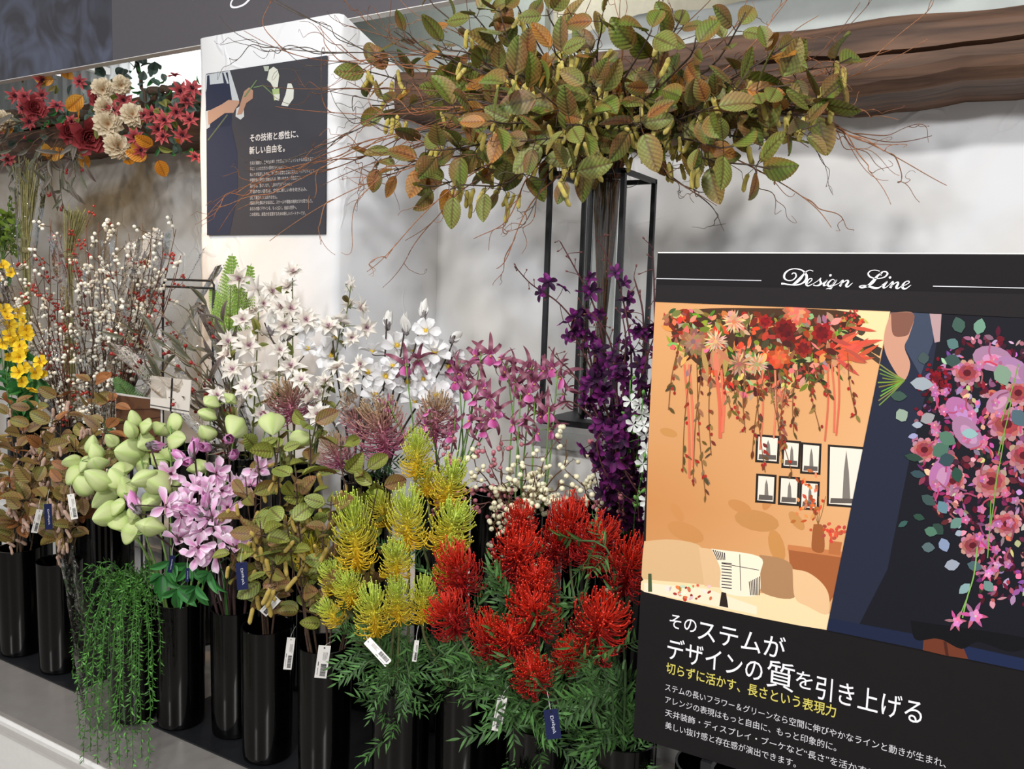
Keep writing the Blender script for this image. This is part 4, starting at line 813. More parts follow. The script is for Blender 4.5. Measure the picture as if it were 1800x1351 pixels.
# ------------------------------------------------------------------ pink spider orchids
items = []
for tip, Y, hs, v in [((713, 632), 1.58, [(713, 640, 52), (735, 628, 44)], 'R7'), ((683, 705), 1.5, [(683, 713, 30), (677, 743, 40)], 'R7'), ((753, 715), 1.52, [(753, 723, 32), (747, 745, 34)], 'R7'), ((807, 632), 1.66, [(807, 655, 50), (795, 640, 44), (825, 640, 40)], 'R7'), ((846, 618), 1.68, [(835, 623, 50), (862, 623, 50)], 'R7'),
    ((892, 640), 1.68, [(887, 652, 46), (880, 630, 44), (905, 640, 40)], 'R8'), ((935, 640), 1.66, [(933, 645, 54), (939, 672, 50), (955, 650, 40)], 'R8'), ((980, 652), 1.66, [(985, 662, 56), (970, 645, 46), (990, 690, 44)], 'R8'), ((833, 690), 1.62, [(835, 700, 44), (825, 738, 46), (845, 740, 40)], 'R7'), ((867, 725), 1.6, [(867, 733, 48), (850, 755, 40)], 'R7'),
    ((915, 692), 1.6, [(913, 702, 42), (922, 735, 50), (900, 745, 40)], 'R8'), ((965, 715), 1.58, [(963, 724, 50), (967, 755, 44), (945, 760, 40)], 'R8'), ((800, 735), 1.58, [(800, 742, 40), (790, 765, 36)], 'R7'), ((860, 690), 1.62, [(860, 700, 46), (850, 680, 42), (875, 720, 40)], 'R7'), ((940, 700), 1.6, [(940, 705, 46), (930, 690, 44), (950, 730, 42)], 'R8'), ((905, 665), 1.64, [(905, 672, 48), (915, 655, 42)], 'R8'), ((820, 675), 1.64, [(818, 685, 48), (800, 670, 40)], 'R7')]:
    tp = at(*tip, Y=Y); P = rear(v, tp); t = thing('orchid_stem', '', 'orchid stem', P[0]); b = MB(); b.tube(P, np.linspace(.0024, .0015, len(P)), (116, 156, 72), 5)
    for (x, y, w) in hs:
        q = at(x, y, Y=Y + NP.uniform(-.03, .03)); p, d = along(P, near_t(P, q, .6)); s = w / F * topx(q)[2] * .72; o = nrm(TOCAM(q) * .6 + rv(.35) + np.array([-.2, 0, .1])); a = q - o * s * .15
        b.tube(bez(p, p + d * .015, a - o * .015, a, 6), .0011, (120, 150, 76), 4); inst('flower', RNG.choice(SPO), t, a, np.stack([np.cross((0, 0, 1.0), o) / (np.linalg.norm(np.cross((0, 0, 1.0), o)) + 1e-9), nrm(np.cross(o, np.cross((0, 0, 1.0), o))), o], 1), s, sub=[('lip', LIP)])
    part(b, 'stem', 'leaf', t); items.append((t, tip[0]))
rank_labels(items, 'pink spider orchid stem', 'against the pale wall', 'pink spider orchid stems')
# ------------------------------------------------------------------ berry sprays
def berry_spray(name, path, bm, br, n_sub, spread, col, cl=(2, 5), t0=.6, box=None):
    t = thing(name, '', 'berry spray', path[0]); b = MB(); b.tube(path, np.linspace(.0022, .0011, len(path)), col, 5)
    for k in range(n_sub):
        p, d = along(path, t0 + (1 - t0) * (k + .6) / n_sub); o = nrm(rv() + d * .9 + TOCAM(p) * .2); L = spread * RNG.uniform(.5, 1.1); e = p + o * L
        S_ = wiggle(bez(p, p + o * L * .4, e - d * L * .3, e, 7), L * .06); b.tube(S_, [.0011, .0010, .001, .0009, .0009, .0008, .0008], col, 4)
        for q in range(RNG.randint(*cl)):
            a, _ = along(S_, RNG.uniform(.5, 1)); f = a + nrm(rv() + np.array([0, 0, .3])) * RNG.uniform(1.6, 3.4) * br
            b.tube([a, f], .0006, col, 3, cap=False); inst('berry', RNG.choice(bm), t, f, zframe(f - a + rv(.004)), br * RNG.uniform(.88, 1.1))
    part(b, 'stem', 'twig', t); return t
items = []
for x, y, Y, v in [(830, 800, 1.5, 'R8'), (880, 828, 1.48, 'R8'), (925, 795, 1.52, 'R8'), (962, 790, 1.54, 'R8'), (1002, 795, 1.55, 'R8'), (1022, 848, 1.5, 'R9'), (905, 880, 1.44, 'R8'), (862, 920, 1.42, 'R8'), (960, 862, 1.46, 'R8'), (1045, 830, 1.52, 'R9'), (985, 845, 1.48, 'R8'), (940, 835, 1.48, 'R8')]:
    P = wiggle(rear(v, at(x, y, Y=Y)), .006); items.append((berry_spray('berry_spray', P, [BCR], .0056, 9, .055, (104, 76, 48), (2, 6)), x + y * .01))
rank_labels(items, 'spray of cream berries on brown twigs', 'above the red flowers', 'cream berry sprays')
items = []
for x, y, Y, v in [(772, 782, 1.54, 'R7'), (800, 775, 1.56, 'R7'), (852, 785, 1.56, 'R8'), (882, 768, 1.58, 'R8'), (775, 850, 1.5, 'R7'), (795, 895, 1.46, 'R7'), (830, 880, 1.48, 'R8'), (1055, 765, 1.6, 'R9'), (1105, 850, 1.52, 'R9'), (1085, 880, 1.5, 'R9'), (845, 850, 1.52, 'R8')]:
    P = wiggle(rear(v, at(x, y, Y=Y)), .006); items.append((berry_spray('berry_spray', P, [BPK], .0052, 8, .05, (112, 74, 68), (2, 5)), x + y * .01))
rank_labels(items, 'spray of dusky pink berries', 'beside the cream berries', 'pink berry sprays')
# ------------------------------------------------------------------ dark purple orchids arching out of the vase by the sign
items = []
for pts, Y0, nf in [([(1085, 800), (1050, 700), (1030, 600), (985, 535), (935, 500), (905, 468)], (1.5, 1.6), 22), ([(1090, 790), (1070, 650), (1045, 540), (1010, 470), (985, 425)], (1.52, 1.62), 22), ([(1105, 780), (1110, 640), (1100, 550), (1080, 480), (1050, 420)], (1.5, 1.58), 22), ([(1115, 780), (1130, 640), (1130, 550), (1118, 500), (1115, 490)], (1.48, 1.5), 20),
    ([(1125, 760), (1150, 640), (1150, 520), (1148, 440)], (1.5, 1.52), 18), ([(1085, 800), (1045, 720), (1010, 660), (985, 635), (975, 625)], (1.48, 1.56), 18), ([(1085, 800), (1050, 745), (1020, 715), (995, 705), (975, 715)], (1.46, 1.52), 12), ([(1095, 790), (1085, 700), (1075, 610), (1050, 560), (1030, 545)], (1.46, 1.5), 24), ([(1100, 790), (1095, 690), (1100, 600), (1095, 560)], (1.44, 1.46), 24),
    ([(1090, 790), (1060, 760), (1050, 790), (1075, 850), (1118, 885)], (1.46, 1.42), 20), ([(1100, 785), (1080, 760), (1085, 800), (1105, 840), (1125, 870)], (1.44, 1.4), 16), ([(1110, 790), (1120, 700), (1140, 620), (1155, 580)], (1.44, 1.46), 18), ([(1090, 790), (1055, 690), (1035, 640), (1015, 600), (1000, 570)], (1.5, 1.54), 20)]:
    n = len(pts); C = crom([at(x, y, Y=np.interp(i / (n - 1), [0, 1], Y0)) for i, (x, y) in enumerate(pts)], 5); base = np.array([*REAR['R9'], RZB]); m = np.array([*(REAR['R9'] + NP.uniform(-.03, .03, 2)), RZM])
    P = np.vstack([base + np.array([*NP.uniform(-.02, .02, 2), 0]), m, C[1:]]); t = thing('dark_orchid_stem', '', 'orchid stem', P[0]); b = MB(); b.tube(P, np.linspace(.0026, .0012, len(P)), (70, 34, 36), 5)
    nf = int(nf * 1.35)
    for k in range(nf):
        tt = .46 + .46 * (k + RNG.random()) / nf; p, d = along(P, tt); o = nrm(rv() + TOCAM(p) * .35); L = RNG.uniform(.012, .04); a = p + o * L
        b.tube([p, (p + a) / 2 + rv(.002), a], .0008, (74, 36, 40), 3, cap=False); inst('flower', RNG.choice(DOR), t, a, zframe(nrm(o + TOCAM(a) * .4), RNG.uniform(0, 6)), RNG.uniform(.017, .026), sub=[('lip', DLIP)])
    for k in range(7):
        p, d = along(P, .9 + .1 * k / 6); o = nrm(rv() + d * .8); a = p + o * RNG.uniform(.01, .03); b.tube(bez(p, p + d * .008, a - o * .004, a, 5), .0008, (84, 42, 40), 3); inst('bud', DBUD, t, a, zframe(o), .0055)
    part(b, 'stem', 'twig', t); items.append((t, pts[-1][0] + pts[-1][1] * .01))
rank_labels(items, 'dark purple orchid stem, its tip', 'beside the tall glass vase', 'dark purple orchid stems')
items = []
for tip, Y, hs in [((1108, 668), 1.42, [(1109, 705), (1125, 712)]), ((1130, 700), 1.4, [(1129, 728), (1114, 746), (1132, 748)]), ((1135, 790), 1.38, [(1130, 815), (1136, 790)]), ((1122, 870), 1.36, [(1138, 880)]), ((1096, 770), 1.42, [(1135, 765)])]:
    tp = at(*tip, Y=Y); P = mouth_path(REAR['R9'], RZB, RZM, RR, tp); t = thing('white_flower_sprig', '', 'flower stem', P[0]); b = MB(); b.tube(P, .0014, (92, 150, 64), 5)
    for (x, y) in hs:
        q = at(x, y, Y=Y); p, d = along(P, near_t(P, q, .5)); b.tube(bez(p, p + d * .01, q - np.array([0, 0, .006]), q, 5), .0009, (92, 150, 64), 3); inst('flower', WSM, t, q, zframe(TOCAM(q) + rv(.3), RNG.uniform(0, 6)), .0165)
    for k in range(6): p, d = along(P, .8 + .2 * k / 5); a = p + nrm(rv() + d) * .012; b.tube([p, a], .0008, (92, 150, 64), 3); b.ball(a, .0035, (110, 166, 76), 6, 4, axis=a - p, stretch=1.5)
    part(b, 'stem', 'leaf', t); items.append((t, tip[0]))
rank_labels(items, 'small white flower sprig with green buds', 'at the sign edge', 'white flower sprigs at the sign edge')
# ------------------------------------------------------------------ far left: wrapped berry sprays, rosehips, buttercups, ferns
items = []
LT = [(5, 470, 'w'), (15, 430, 'w'), (40, 520, 'w'), (60, 560, 'w'), (75, 600, 'w'), (20, 500, 'w'), (92, 385, 'r'), (88, 380, 'w'), (55, 430, 'r'), (75, 460, 'r'), (60, 490, 'r'), (120, 385, 'r'), (150, 380, 'r'), (170, 392, 'r'), (182, 383, 'w'), (150, 430, 'w'), (165, 460, 'w'), (180, 440, 'w'), (130, 470, 'w'), (120, 500, 'w'), (160, 500, 'w'), (175, 530, 'w'), (130, 560, 'w'), (110, 560, 'r'), (205, 400, 'w'), (228, 410, 'w'), (250, 395, 'w'), (268, 395, 'w'), (290, 410, 'w'), (310, 405, 'w'), (320, 445, 'r'), (290, 430, 'r'), (265, 440, 'r'), (305, 480, 'r'), (290, 500, 'r'), (250, 530, 'r'), (240, 560, 'r'), (215, 470, 'w'), (230, 500, 'w'), (205, 540, 'w'), (240, 460, 'w'), (270, 470, 'w'), (145, 520, 'w'), (95, 540, 'w'), (50, 600, 'w'), (180, 480, 'w'), (195, 430, 'w'), (100, 430, 'r'), (130, 420, 'r'), (215, 590, 'w'), (160, 590, 'w'), (115, 620, 'w'), (85, 630, 'w')]
for x, y, k in LT:
    v = 'R1' if x < 130 else 'R2'; Y = 1.62 + NP.uniform(-.08, .1); P = wiggle(rear(v, at(x, y, Y=Y)), .008)
    items.append((berry_spray('berry_spray', P, [BWH] if k == 'w' else [BRD], .0055 if k == 'w' else .0044, 11 if k == 'w' else 8, .075, (88, 70, 52) if k == 'w' else (96, 62, 50), (2, 6), .45), x + y * .01, k))
its = [(o, x) for o, x, k in items if k == 'w']
def many(items, desc, where, group):
    items = sorted(items, key=lambda t: t[1]); n = len(items); half = 17
    for i, (o, _) in enumerate(items):
        w = ('leftmost' if i == 0 else ORD[i] + ' from the left') if i < half else ('rightmost' if i == n - 1 else ORD[n - 1 - i] + ' from the right')
        o['label'] = f'{desc}, {w} {where}'; o['group'] = group
many(its, 'spray of small white berries', 'in the clear wrap', 'wrapped white berry sprays'); rank_labels([(o, x) for o, x, k in items if k == 'r'], 'spray of small red berries', 'in the clear wrap', 'wrapped red berry sprays')
def wrap(name, P0, P1, r0, r1, label, seed, n=40, m=14, squash=.6, open_=2 * math.pi, a0=0.0):
    """a crumpled clear sleeve from a narrow foot P0 to a wide mouth P1"""
    rs = np.random.default_rng(seed); P0, P1 = np.asarray(P0, float), np.asarray(P1, float); M = zframe(P1 - P0); v = []
    for i in range(m):
        t = i / (m - 1); r = r0 + (r1 - r0) * t ** .8
        for j in range(n):
            a = a0 + open_ * j / (n - 1); k = 1 + .10 * math.sin(a * 7 + seed + t * 3) * (.3 + t) + .05 * math.sin(a * 15 + t * 9) + rs.normal(0, .012)
            v.append(P0 + (P1 - P0) * t * (1 + (.05 * math.sin(a * 4 + seed) if i == m - 1 else 0)) + M @ np.array([r * k * math.cos(a), r * k * math.sin(a) * squash, 0]))
    i = np.arange(m - 1)[:, None] * n; j = np.arange(n - 1)[None]; b = MB(); b.add(v, np.stack([i + j, i + j + 1, i + n + j + 1, i + n + j], -1).reshape(-1, 4))
    o = b.build(name, 'cellophane'); return tag(o, label, 'wrap', 'clear plastic wraps')
r1, r2 = REAR['R1'], REAR['R2']
wrap('cellophane_wrap', (*r1, RZM + .02), at(60, 430, Y=1.66), .05, .24, 'crumpled clear wrap around the white and red berries, left one', 3)
wrap('cellophane_wrap', (*r2, RZM + .02), at(190, 420, Y=1.66), .05, .21, 'crumpled clear wrap around the berries in the middle of the left display', 5)
wrap('cellophane_wrap', (*r2 + .01, RZM + .03), at(315, 440, Y=1.7), .05, .17, 'crumpled clear wrap around the berries nearest the pillar', 8)
items = []
for tip, Y, v in [((200, 560), 1.5, 'R3'), ((215, 590), 1.46, 'R3'), ((205, 620), 1.44, 'R3'), ((280, 545), 1.56, 'R4'), ((330, 545), 1.56, 'R4'), ((365, 535), 1.58, 'R4'), ((255, 575), 1.5, 'R4'), ((300, 700), 1.42, 'R4'), ((270, 660), 1.44, 'R4'), ((390, 560), 1.56, 'R4'), ((315, 610), 1.48, 'R4'), ((345, 640), 1.45, 'R4')]:
    P = wiggle(mouth_path(REAR['R4'], RZB, RZM, RR, at(*tip, Y=Y), end=nrm(at(*tip, Y=Y) - np.array([*REAR['R4'], RZM])) + np.array([0, 0, -.25]), k=.5), .006); t = thing('rosehip_branch', '', 'branch', P[0]); b = MB(); b.tube(P, np.linspace(.0024, .0012, len(P)), (104, 92, 62), 5)
    for k in range(13):
        p, d = along(P, RNG.uniform(.42, 1)); o = nrm(d * .9 + rv(.6)); inst('leaf', RNG.choice(GRY), t, p, xframe(o, nrm(TOCAM(p) * .4 + rv(.6))), RNG.uniform(.05, .085))
    for k in range(4):
        p, d = along(P, RNG.uniform(.6, 1)); o = nrm(d * .6 + rv(.5) + np.array([-.3, -.1, -.2])); a = p + o * .022; b.tube([p, a], .001, (112, 60, 48), 4); inst('hip', HIP, t, a, zframe(o), .0125)
    part(b, 'stem', 'twig', t); items.append((t, tip[0] + tip[1] * .01))
rank_labels(items, 'rosehip branch with grey leaves', 'in the wrap under the wire stand', 'wrapped rosehip branches')
wrap('cellophane_wrap', (*REAR['R4'], RZM - .02), at(285, 575, Y=1.5), .05, .19, 'crumpled clear wrap around the grey leafed rosehip branches', 12)
items = []
for x, y, Y in [(16, 571, 1.52), (16, 590, 1.5), (5, 602, 1.5), (36, 610, 1.48), (34, 627, 1.46), (72, 636, 1.46), (34, 654, 1.42), (60, 654, 1.42), (31, 548, 1.56), (3, 467, 1.62), (8, 545, 1.56), (-10, 520, 1.56), (45, 578, 1.5)]:
    P = rear('R0', at(x, y, Y=Y)); t = thing('buttercup_stem', '', 'flower stem', P[0]); b = MB(); b.tube(P, .0016, (84, 132, 50), 5); q = P[-1]
    o = nrm(TOCAM(q) + rv(.3)); inst('flower', RNG.choice(BUT), t, q, zframe(o), .026)
    q2 = q + np.array([.02, 0, -.025]) + rv(.008); p, d = along(P, .9); b.tube([p, q2], .0011, (84, 132, 50), 4); inst('flower', RNG.choice(BUT), t, q2, zframe(nrm(TOCAM(q2) + rv(.5))), .021)
    for k in range(6): p, d = along(P, RNG.uniform(.62, .95)); inst('leaf', RNG.choice(GRN), t, p, xframe(nrm(rv() + d * .3 + np.array([0, 0, -.2])), nrm(TOCAM(p) + rv(.4))), RNG.uniform(.05, .08))
    part(b, 'stem', 'leaf', t); items.append((t, x + y * .01))
rank_labels(items, 'yellow buttercup stem with green leaves', 'by the left edge', 'yellow buttercup stems')
items = []
for tip, base, Y, m, d_ in [((408, 448), (402, 585), 1.7, FRL, 'pale'), ((440, 470), (410, 590), 1.74, FRL, 'pale'), ((370, 500), (398, 590), 1.72, FRL, 'pale'), ((195, 655), (262, 742), 1.45, FRD, 'dark'), ((185, 735), (208, 815), 1.4, FRD, 'dark'), ((215, 700), (280, 760), 1.46, FRD, 'dark'), ((178, 790), (215, 840), 1.38, FRD, 'dark')]:
    P0, P1 = at(*base, Y=Y + .02), at(*tip, Y=Y); c = REAR['R4'] if d_ == 'pale' else REAR['R3']; P = mouth_path(c, RZB, RZM, RR, P0, end=P1 - P0); t = thing('fern', '', 'fern', P[0]); b = MB(); b.tube(P, .0015, (96, 120, 60), 4); part(b, 'stem', 'leaf', t)
    inst('frond', m, t, P0, xframe(P1 - P0, TOCAM(P0)), np.linalg.norm(P1 - P0)); items.append((t, tip[0], d_))
rank_labels([(o, x) for o, x, d_ in items if d_ == 'pale'], 'pale green fern frond', 'standing before the pillar', 'pale fern fronds'); rank_labels([(o, x) for o, x, d_ in items if d_ == 'dark'], 'dark green fern frond', 'behind the rusty leaves', 'dark fern fronds')
t = thing('leafy_bunch', 'bushy yellow-green leaf bunch at the left edge under the garland', 'foliage', at(5, 470, Y=2.05)); b = MB(); c0 = at(5, 385, Y=2.05)
for k in range(16):
    e = c0 + rv(.06); P = bez(ORIG[t.name], ORIG[t.name] + np.array([0, 0, .1]), e - np.array([0, 0, .05]), e, 7); b.tube(P, .002, (96, 130, 50), 4)
    for j in range(16): p, d = along(P, RNG.uniform(.5, 1)); b.sheet(sheet(RNG.uniform(.03, .05), .018, OV, 4, 2, .5, .4), xframe(nrm(rv() + np.array([0, 0, .4])), rv()), p, np.array((128, 156, 52)) * RNG.uniform(.6, 1.25))
part(b, 'foliage', 'leaf', t)
for tp, bs, Y, lab in (((52, 290), (45, 440), 2.0, 'bundle of dry straw-coloured grass standing under the garland'), ((135, 375), (120, 450), 1.95, 'short bundle of dry pale grass rising behind the wrapped berries')):
    a, e = at(*bs, Y=Y), at(*tp, Y=Y); a0 = a.copy(); a0[2] = .662; t = thing('dry_grass_bundle', lab, 'dried grass', a0, 'dry grass bundles'); b = MB()
    for k in range(60): j1, j2, j3 = rv(.018), rv(.008), rv(.025); b.tube([a0 + j1 * [1, 1, 0], a + j2, e + j3 * [1, 1, .6]], .0016, np.array((168, 160, 104)) * RNG.uniform(.8, 1.15), 3, cap=False)
    part(b, 'stalks', 'twig', t); b = MB(); b.tube([a - [0, 0, .01], a + [0, 0, .012]], .02, (150, 140, 100), 12); part(b, 'tie', 'twig', t)
wrap('cellophane_wrap', at(45, 470, Y=2.0), at(55, 300, Y=2.0), .035, .08, 'tall clear sleeve around the dry straw-coloured grass', 15, n=24)
# ------------------------------------------------------------------ trailing plant in its sleeve, and lobed green leaves beside it
v3 = FRONT['V3']; root = np.array([*v3, FZM - .02]); t = thing('trailing_plant', 'green trailing plant spilling long fine strands down over the steel counter', 'plant', root)
b = MB()
for k in range(26): e = root + np.array([*NP.uniform(-.05, .05, 2), NP.uniform(.06, .09)]); b.tube([root + np.array([*NP.uniform(-.02, .02, 2), -.18]), root + NP.uniform(-.02, .02, 3) * [1, 1, 0], e], .0014, (70, 100, 44), 4)
part(b, 'stems', 'twig', t)
for k, (x, y, Y) in enumerate([(128, 1190, 1.16), (140, 1215, 1.15), (133, 1160, 1.18), (150, 1340, 1.04), (160, 1320, 1.06), (172, 1345, 1.04), (182, 1300, 1.07), (193, 1348, 1.03), (205, 1280, 1.09), (212, 1350, 1.03), (222, 1330, 1.05), (232, 1348, 1.04), (240, 1290, 1.09), (250, 1330, 1.06), (262, 1345, 1.05), (268, 1250, 1.12), (285, 1185, 1.2), (228, 1200, 1.14), (245, 1180, 1.16), (258, 1120, 1.2), (148, 1260, 1.1), (165, 1240, 1.1), (180, 1210, 1.12), (270, 1090, 1.22), (200, 1180, 1.13), (155, 1120, 1.17), (215, 1120, 1.15), (175, 1150, 1.14), (140, 1300, 1.07), (190, 1250, 1.1), (240, 1240, 1.12), (205, 1335, 1.04), (175, 1275, 1.08), (152, 1180, 1.14), (268, 1200, 1.16)]):
    e = at(x, y, Y=Y); a = root + np.array([*NP.uniform(-.03, .03, 2), .02]); out = e - a; out[2] = 0; top = a + out * RNG.uniform(.45, .75) + np.array([0, 0, RNG.uniform(.10, .2)])
    P = wiggle(bez(a, top, np.array([e[0], e[1], max(e[2] + .2, a[2])]) + rv(.006), e, 26), .004); b = MB(); b.tube(P, np.linspace(.0014, .0007, 26), (62, 108, 40), 4)
    L = np.linalg.norm(np.diff(P, axis=0), axis=1).sum(); n = int(L / .0042)
    for j in range(n):
        p, d = along(P, .08 + .92 * j / n); o = nrm(np.cross(d, rv()) + d * .7); b.sheet(sheet(RNG.uniform(.010, .016), .0036, LAN, 2, 2, .4, .3), xframe(o, rv()), p, np.array((80, 132, 56)) * RNG.uniform(.65, 1.3))
    part(b, 'strand', 'leaf', t)
wrap('cellophane_wrap', (v3[0] - .02, v3[1] - .04, ZV + .03), (v3[0] - .03, v3[1] - .06, FZM + .12), .088, .10, 'clear sleeve standing around the green trailing plant', 21, n=30, squash=.7, open_=4.0, a0=2.3)
items = []
for x, y, Y in [(300, 985, 1.15), (312, 1035, 1.12), (345, 1030, 1.12), (368, 1005, 1.14), (285, 1010, 1.15), (335, 990, 1.16)]:
    P = front('V4' if x < 320 else 'V5', at(x, y, Y=Y), end=(0, -.4, -.2)); t = thing('lobed_leaf_sprig', '', 'leaf sprig', P[0]); b = MB(); b.tube(P, .0015, (62, 110, 50), 4); part(b, 'stem', 'leaf', t)
    for k in range(5): a = (k - 2) * .55; d = nrm(np.array([math.sin(a), -.3, -math.cos(a) * .7]) + rv(.15)); inst('leaf', RNG.choice(GRN), t, P[-1], xframe(d, nrm(TOCAM(P[-1]) + rv(.3))), RNG.uniform(.042, .06))
    items.append((t, x + y * .001))
rank_labels(items, 'bright green lobed leaf', 'below the pink magnolias', 'green lobed leaves')
from mathutils.geometry import tessellate_polygon
# ------------------------------------------------------------------ the big twig and catkin arrangement in the glass vase
def glass(tip, end=None, k=.36, n=16): return mouth_path(GV, GZ + .035, 1.783, .034, np.asarray(tip), end=end, k=k, n=n, jit=.3)
items = []
for tx, ty, Y, nl in [(625, 110, 1.72, 7), (650, 175, 1.66, 8), (655, 275, 1.62, 8), (690, 300, 1.58, 8), (720, 335, 1.55, 7), (800, 345, 1.5, 6), (690, 60, 1.74, 7), (760, -5, 1.8, 7), (770, 60, 1.7, 8), (830, 30, 1.72, 8), (900, -10, 1.75, 7), (865, 20, 1.66, 7), (965, 5, 1.66, 7), (980, 70, 1.56, 7),
    (1050, 20, 1.6, 8), (1130, 60, 1.6, 8), (1160, 130, 1.58, 7), (1230, 60, 1.62, 8), (1200, 10, 1.7, 7), (1320, 30, 1.76, 6), (1390, 70, 1.76, 5), (1480, 150, 1.76, 6), (1440, 235, 1.72, 5), (1385, 150, 1.68, 7), (1345, 300, 1.66, 4), (1290, 250, 1.62, 6), (1260, 190, 1.62, 8), (890, 130, 1.5, 8), (860, 210, 1.46, 8), (930, 245, 1.46, 7), (1000, 215, 1.48, 7), (1010, 290, 1.52, 6), (780, 190, 1.52, 8), (760, 260, 1.5, 8), (1120, 210, 1.54, 6), (950, 160, 1.5, 7), (1040, 140, 1.52, 6), (1500, 90, 1.8, 4), (1420, 195, 1.74, 5), (1310, 140, 1.68, 6), (1350, 95, 1.72, 6), (1500, 200, 1.78, 4)]:
    tip = at(tx, ty, Y=Y); d = tip - np.array([*GV, 1.78]); P = wiggle(glass(tip, end=nrm(d) + np.array([0, 0, -.15 if ty > 150 else .15])), .018, 4)
    items.append((catkin_branch('catkin_branch', P, .0036, ALD + [ALD[0], ALD[1], ALD[3], ALD[5]], CATY, nl, int(nl * .45), .068, .037, (74, 60, 48), .62, (2, 4), .6), tx + ty * .01))
def many2(items, desc, wl, wr, group):
    items = sorted(items, key=lambda t: t[1]); h = (len(items) + 1) // 2
    rank_labels(items[:h], desc, wl, group); rank_labels(items[h:], desc, wr, group)
many2(items, 'ribbed leaf and catkin branch', 'on the pillar side', 'on the beam side', 'yellow catkin branches in the glass vase')
WIL = [(390, 15, 1.5), (430, 60, 1.55), (480, 10, 1.6), (545, 45, 1.6), (590, 5, 1.66), (640, 20, 1.7), (460, 150, 1.52), (500, 195, 1.5), (372, 385, 1.42), (380, 400, 1.44), (425, 365, 1.45), (470, 330, 1.46), (500, 410, 1.42), (430, 300, 1.44), (520, 260, 1.52), (560, 170, 1.6), (632, 465, 1.4), (700, 430, 1.42), (865, 480, 1.42), (830, 430, 1.44), (905, 395, 1.46), (560, 330, 1.5), (640, 340, 1.5),
    (1285, 410, 1.7), (1480, 400, 1.72), (1660, 315, 1.8), (1640, 250, 1.82), (1590, 240, 1.82), (1450, 20, 1.85), (1520, 20, 1.86), (1560, 95, 1.86), (1620, 80, 1.88), (1400, -10, 1.8), (1330, -20, 1.78), (1250, -25, 1.74), (1180, -30, 1.7), (1100, -30, 1.72), (1030, -25, 1.7), (1440, 260, 1.76), (1540, 190, 1.82), (1240, 360, 1.66), (700, -20, 1.8), (620, 210, 1.6), (1000, -30, 1.66), (1480, 110, 1.8), (1350, 180, 1.74)]
items = []
for tx, ty, Y in WIL:
    tip = at(tx, ty, Y=Y); m = np.array([*GV, 1.78]); d = tip - m; far = np.linalg.norm(d)
    P = wiggle(glass(tip, end=nrm(d) + np.array([0, 0, -.5 if ty > 220 else (.25 if ty < 60 else -.1)]), n=56), .012 + .02 * far, 3.2); P[2:] = P[2:]
    col = RNG.choice([(136, 88, 60), (108, 74, 54), (146, 100, 70), (80, 70, 62)]); t = thing('willow_twig', '', 'twig', P[0]); b = MB(); b.tube(P, np.linspace(.003, .0007, len(P)), col, 5)
    for k in range(6):
        tt = .5 + .45 * k / 6 + RNG.uniform(0, .05); p, dd = along(P, tt); L = far * RNG.uniform(.12, .3); o = nrm(dd * 1.1 + rv(.5) + np.array([0, 0, -.15 if ty > 200 else .1])); e = p + o * L + rv(.03)
        Q = wiggle(bez(p, p + dd * L * .4, e - o * L * .3 + rv(.02), e, 26), L * .13, 3); b.tube(Q, np.linspace(.0014, .0005, 26), np.asarray(col) * RNG.uniform(.9, 1.2), 4, cap=False)
        if k % 2: q, d2 = along(Q, .6); e2 = q + nrm(d2 + rv(.5)) * L * .4; b.tube(wiggle(bez(q, q + d2 * L * .15, e2 + rv(.01), e2, 18), L * .07, 3), np.linspace(.0009, .0004, 18), col, 3, cap=False)
    part(b, 'stem', 'twig', t); items.append((t, tx + ty * .01))
many2(items, 'bare curly willow twig', 'reaching towards the pillar', 'reaching along the beam', 'bare willow twigs in the glass vase')
# ------------------------------------------------------------------ flower garland lying on the beam
t = thing('flower_garland', 'long garland of red, cream and orange flowers resting on the left beam', 'garland', at(180, 215, Y=2.12)); GY = 2.06
gp = lambda x, y, dy=0.0: at(x / 3, y / 3, Y=GY + dy)
b = MB(); b.tube(wiggle(np.linspace(gp(-260, 640, .09), gp(1045, 590, .09), 20), .012), .022, (86, 70, 56), 8); part(b, 'vine_base', 'twig', t)
for (x0, y0, x1, y1, r) in ((790, 480, 920, 465, .016), (722, 325, 775, 570, .008), (605, 225, 700, 350, .002), (-40, 600, 140, 590, .014)): b = MB(); b.tube(wiggle(np.linspace(gp(x0, y0), gp(x1, y1), 10), .008), np.linspace(r, r * .7, 10), (78, 62, 50), 8); part(b, 'driftwood', 'twig', t)
for x, y in [(220, 420), (75, 505), (130, 510), (650, 525), (980, 530), (950, 480), (920, 400), (1015, 465), (865, 635), (1000, 630), (965, 710), (800, 600), (830, 680), (710, 720), (740, 790), (40, 840), (1030, 830), (595, 580), (860, 720), (220, 500), (760, 610), (930, 590), (300, 560), (120, 570), (380, 640), (150, 640), (690, 560), (-20, 700), (420, 430)]:
    q = gp(x, y, -.07 + NP.uniform(-.02, .02)); inst('flower', RNG.choice(RST), t, q, zframe(TOCAM(q) + rv(.35), RNG.uniform(0, 6)), RNG.uniform(.034, .044), sub=[('flower_center', RSTE)])
for x, y, s in [(175, 570, .055), (530, 520, .05), (460, 720, .075), (355, 700, .05), (-60, 640, .05)]: q = gp(x, y, -.07); inst('peony', RNG.choice(PEO), t, q, zframe(TOCAM(q) + rv(.3)), s)
for x, y, s in [(570, 655, .06), (700, 605, .05), (620, 770, .056), (560, 570, .05), (545, 475, .05), (640, 450, .04), (15, 640, .05)]: q = gp(x, y, -.075); inst('pompom', RNG.choice(POM), t, q, zframe(TOCAM(q) + rv(.35)), s)
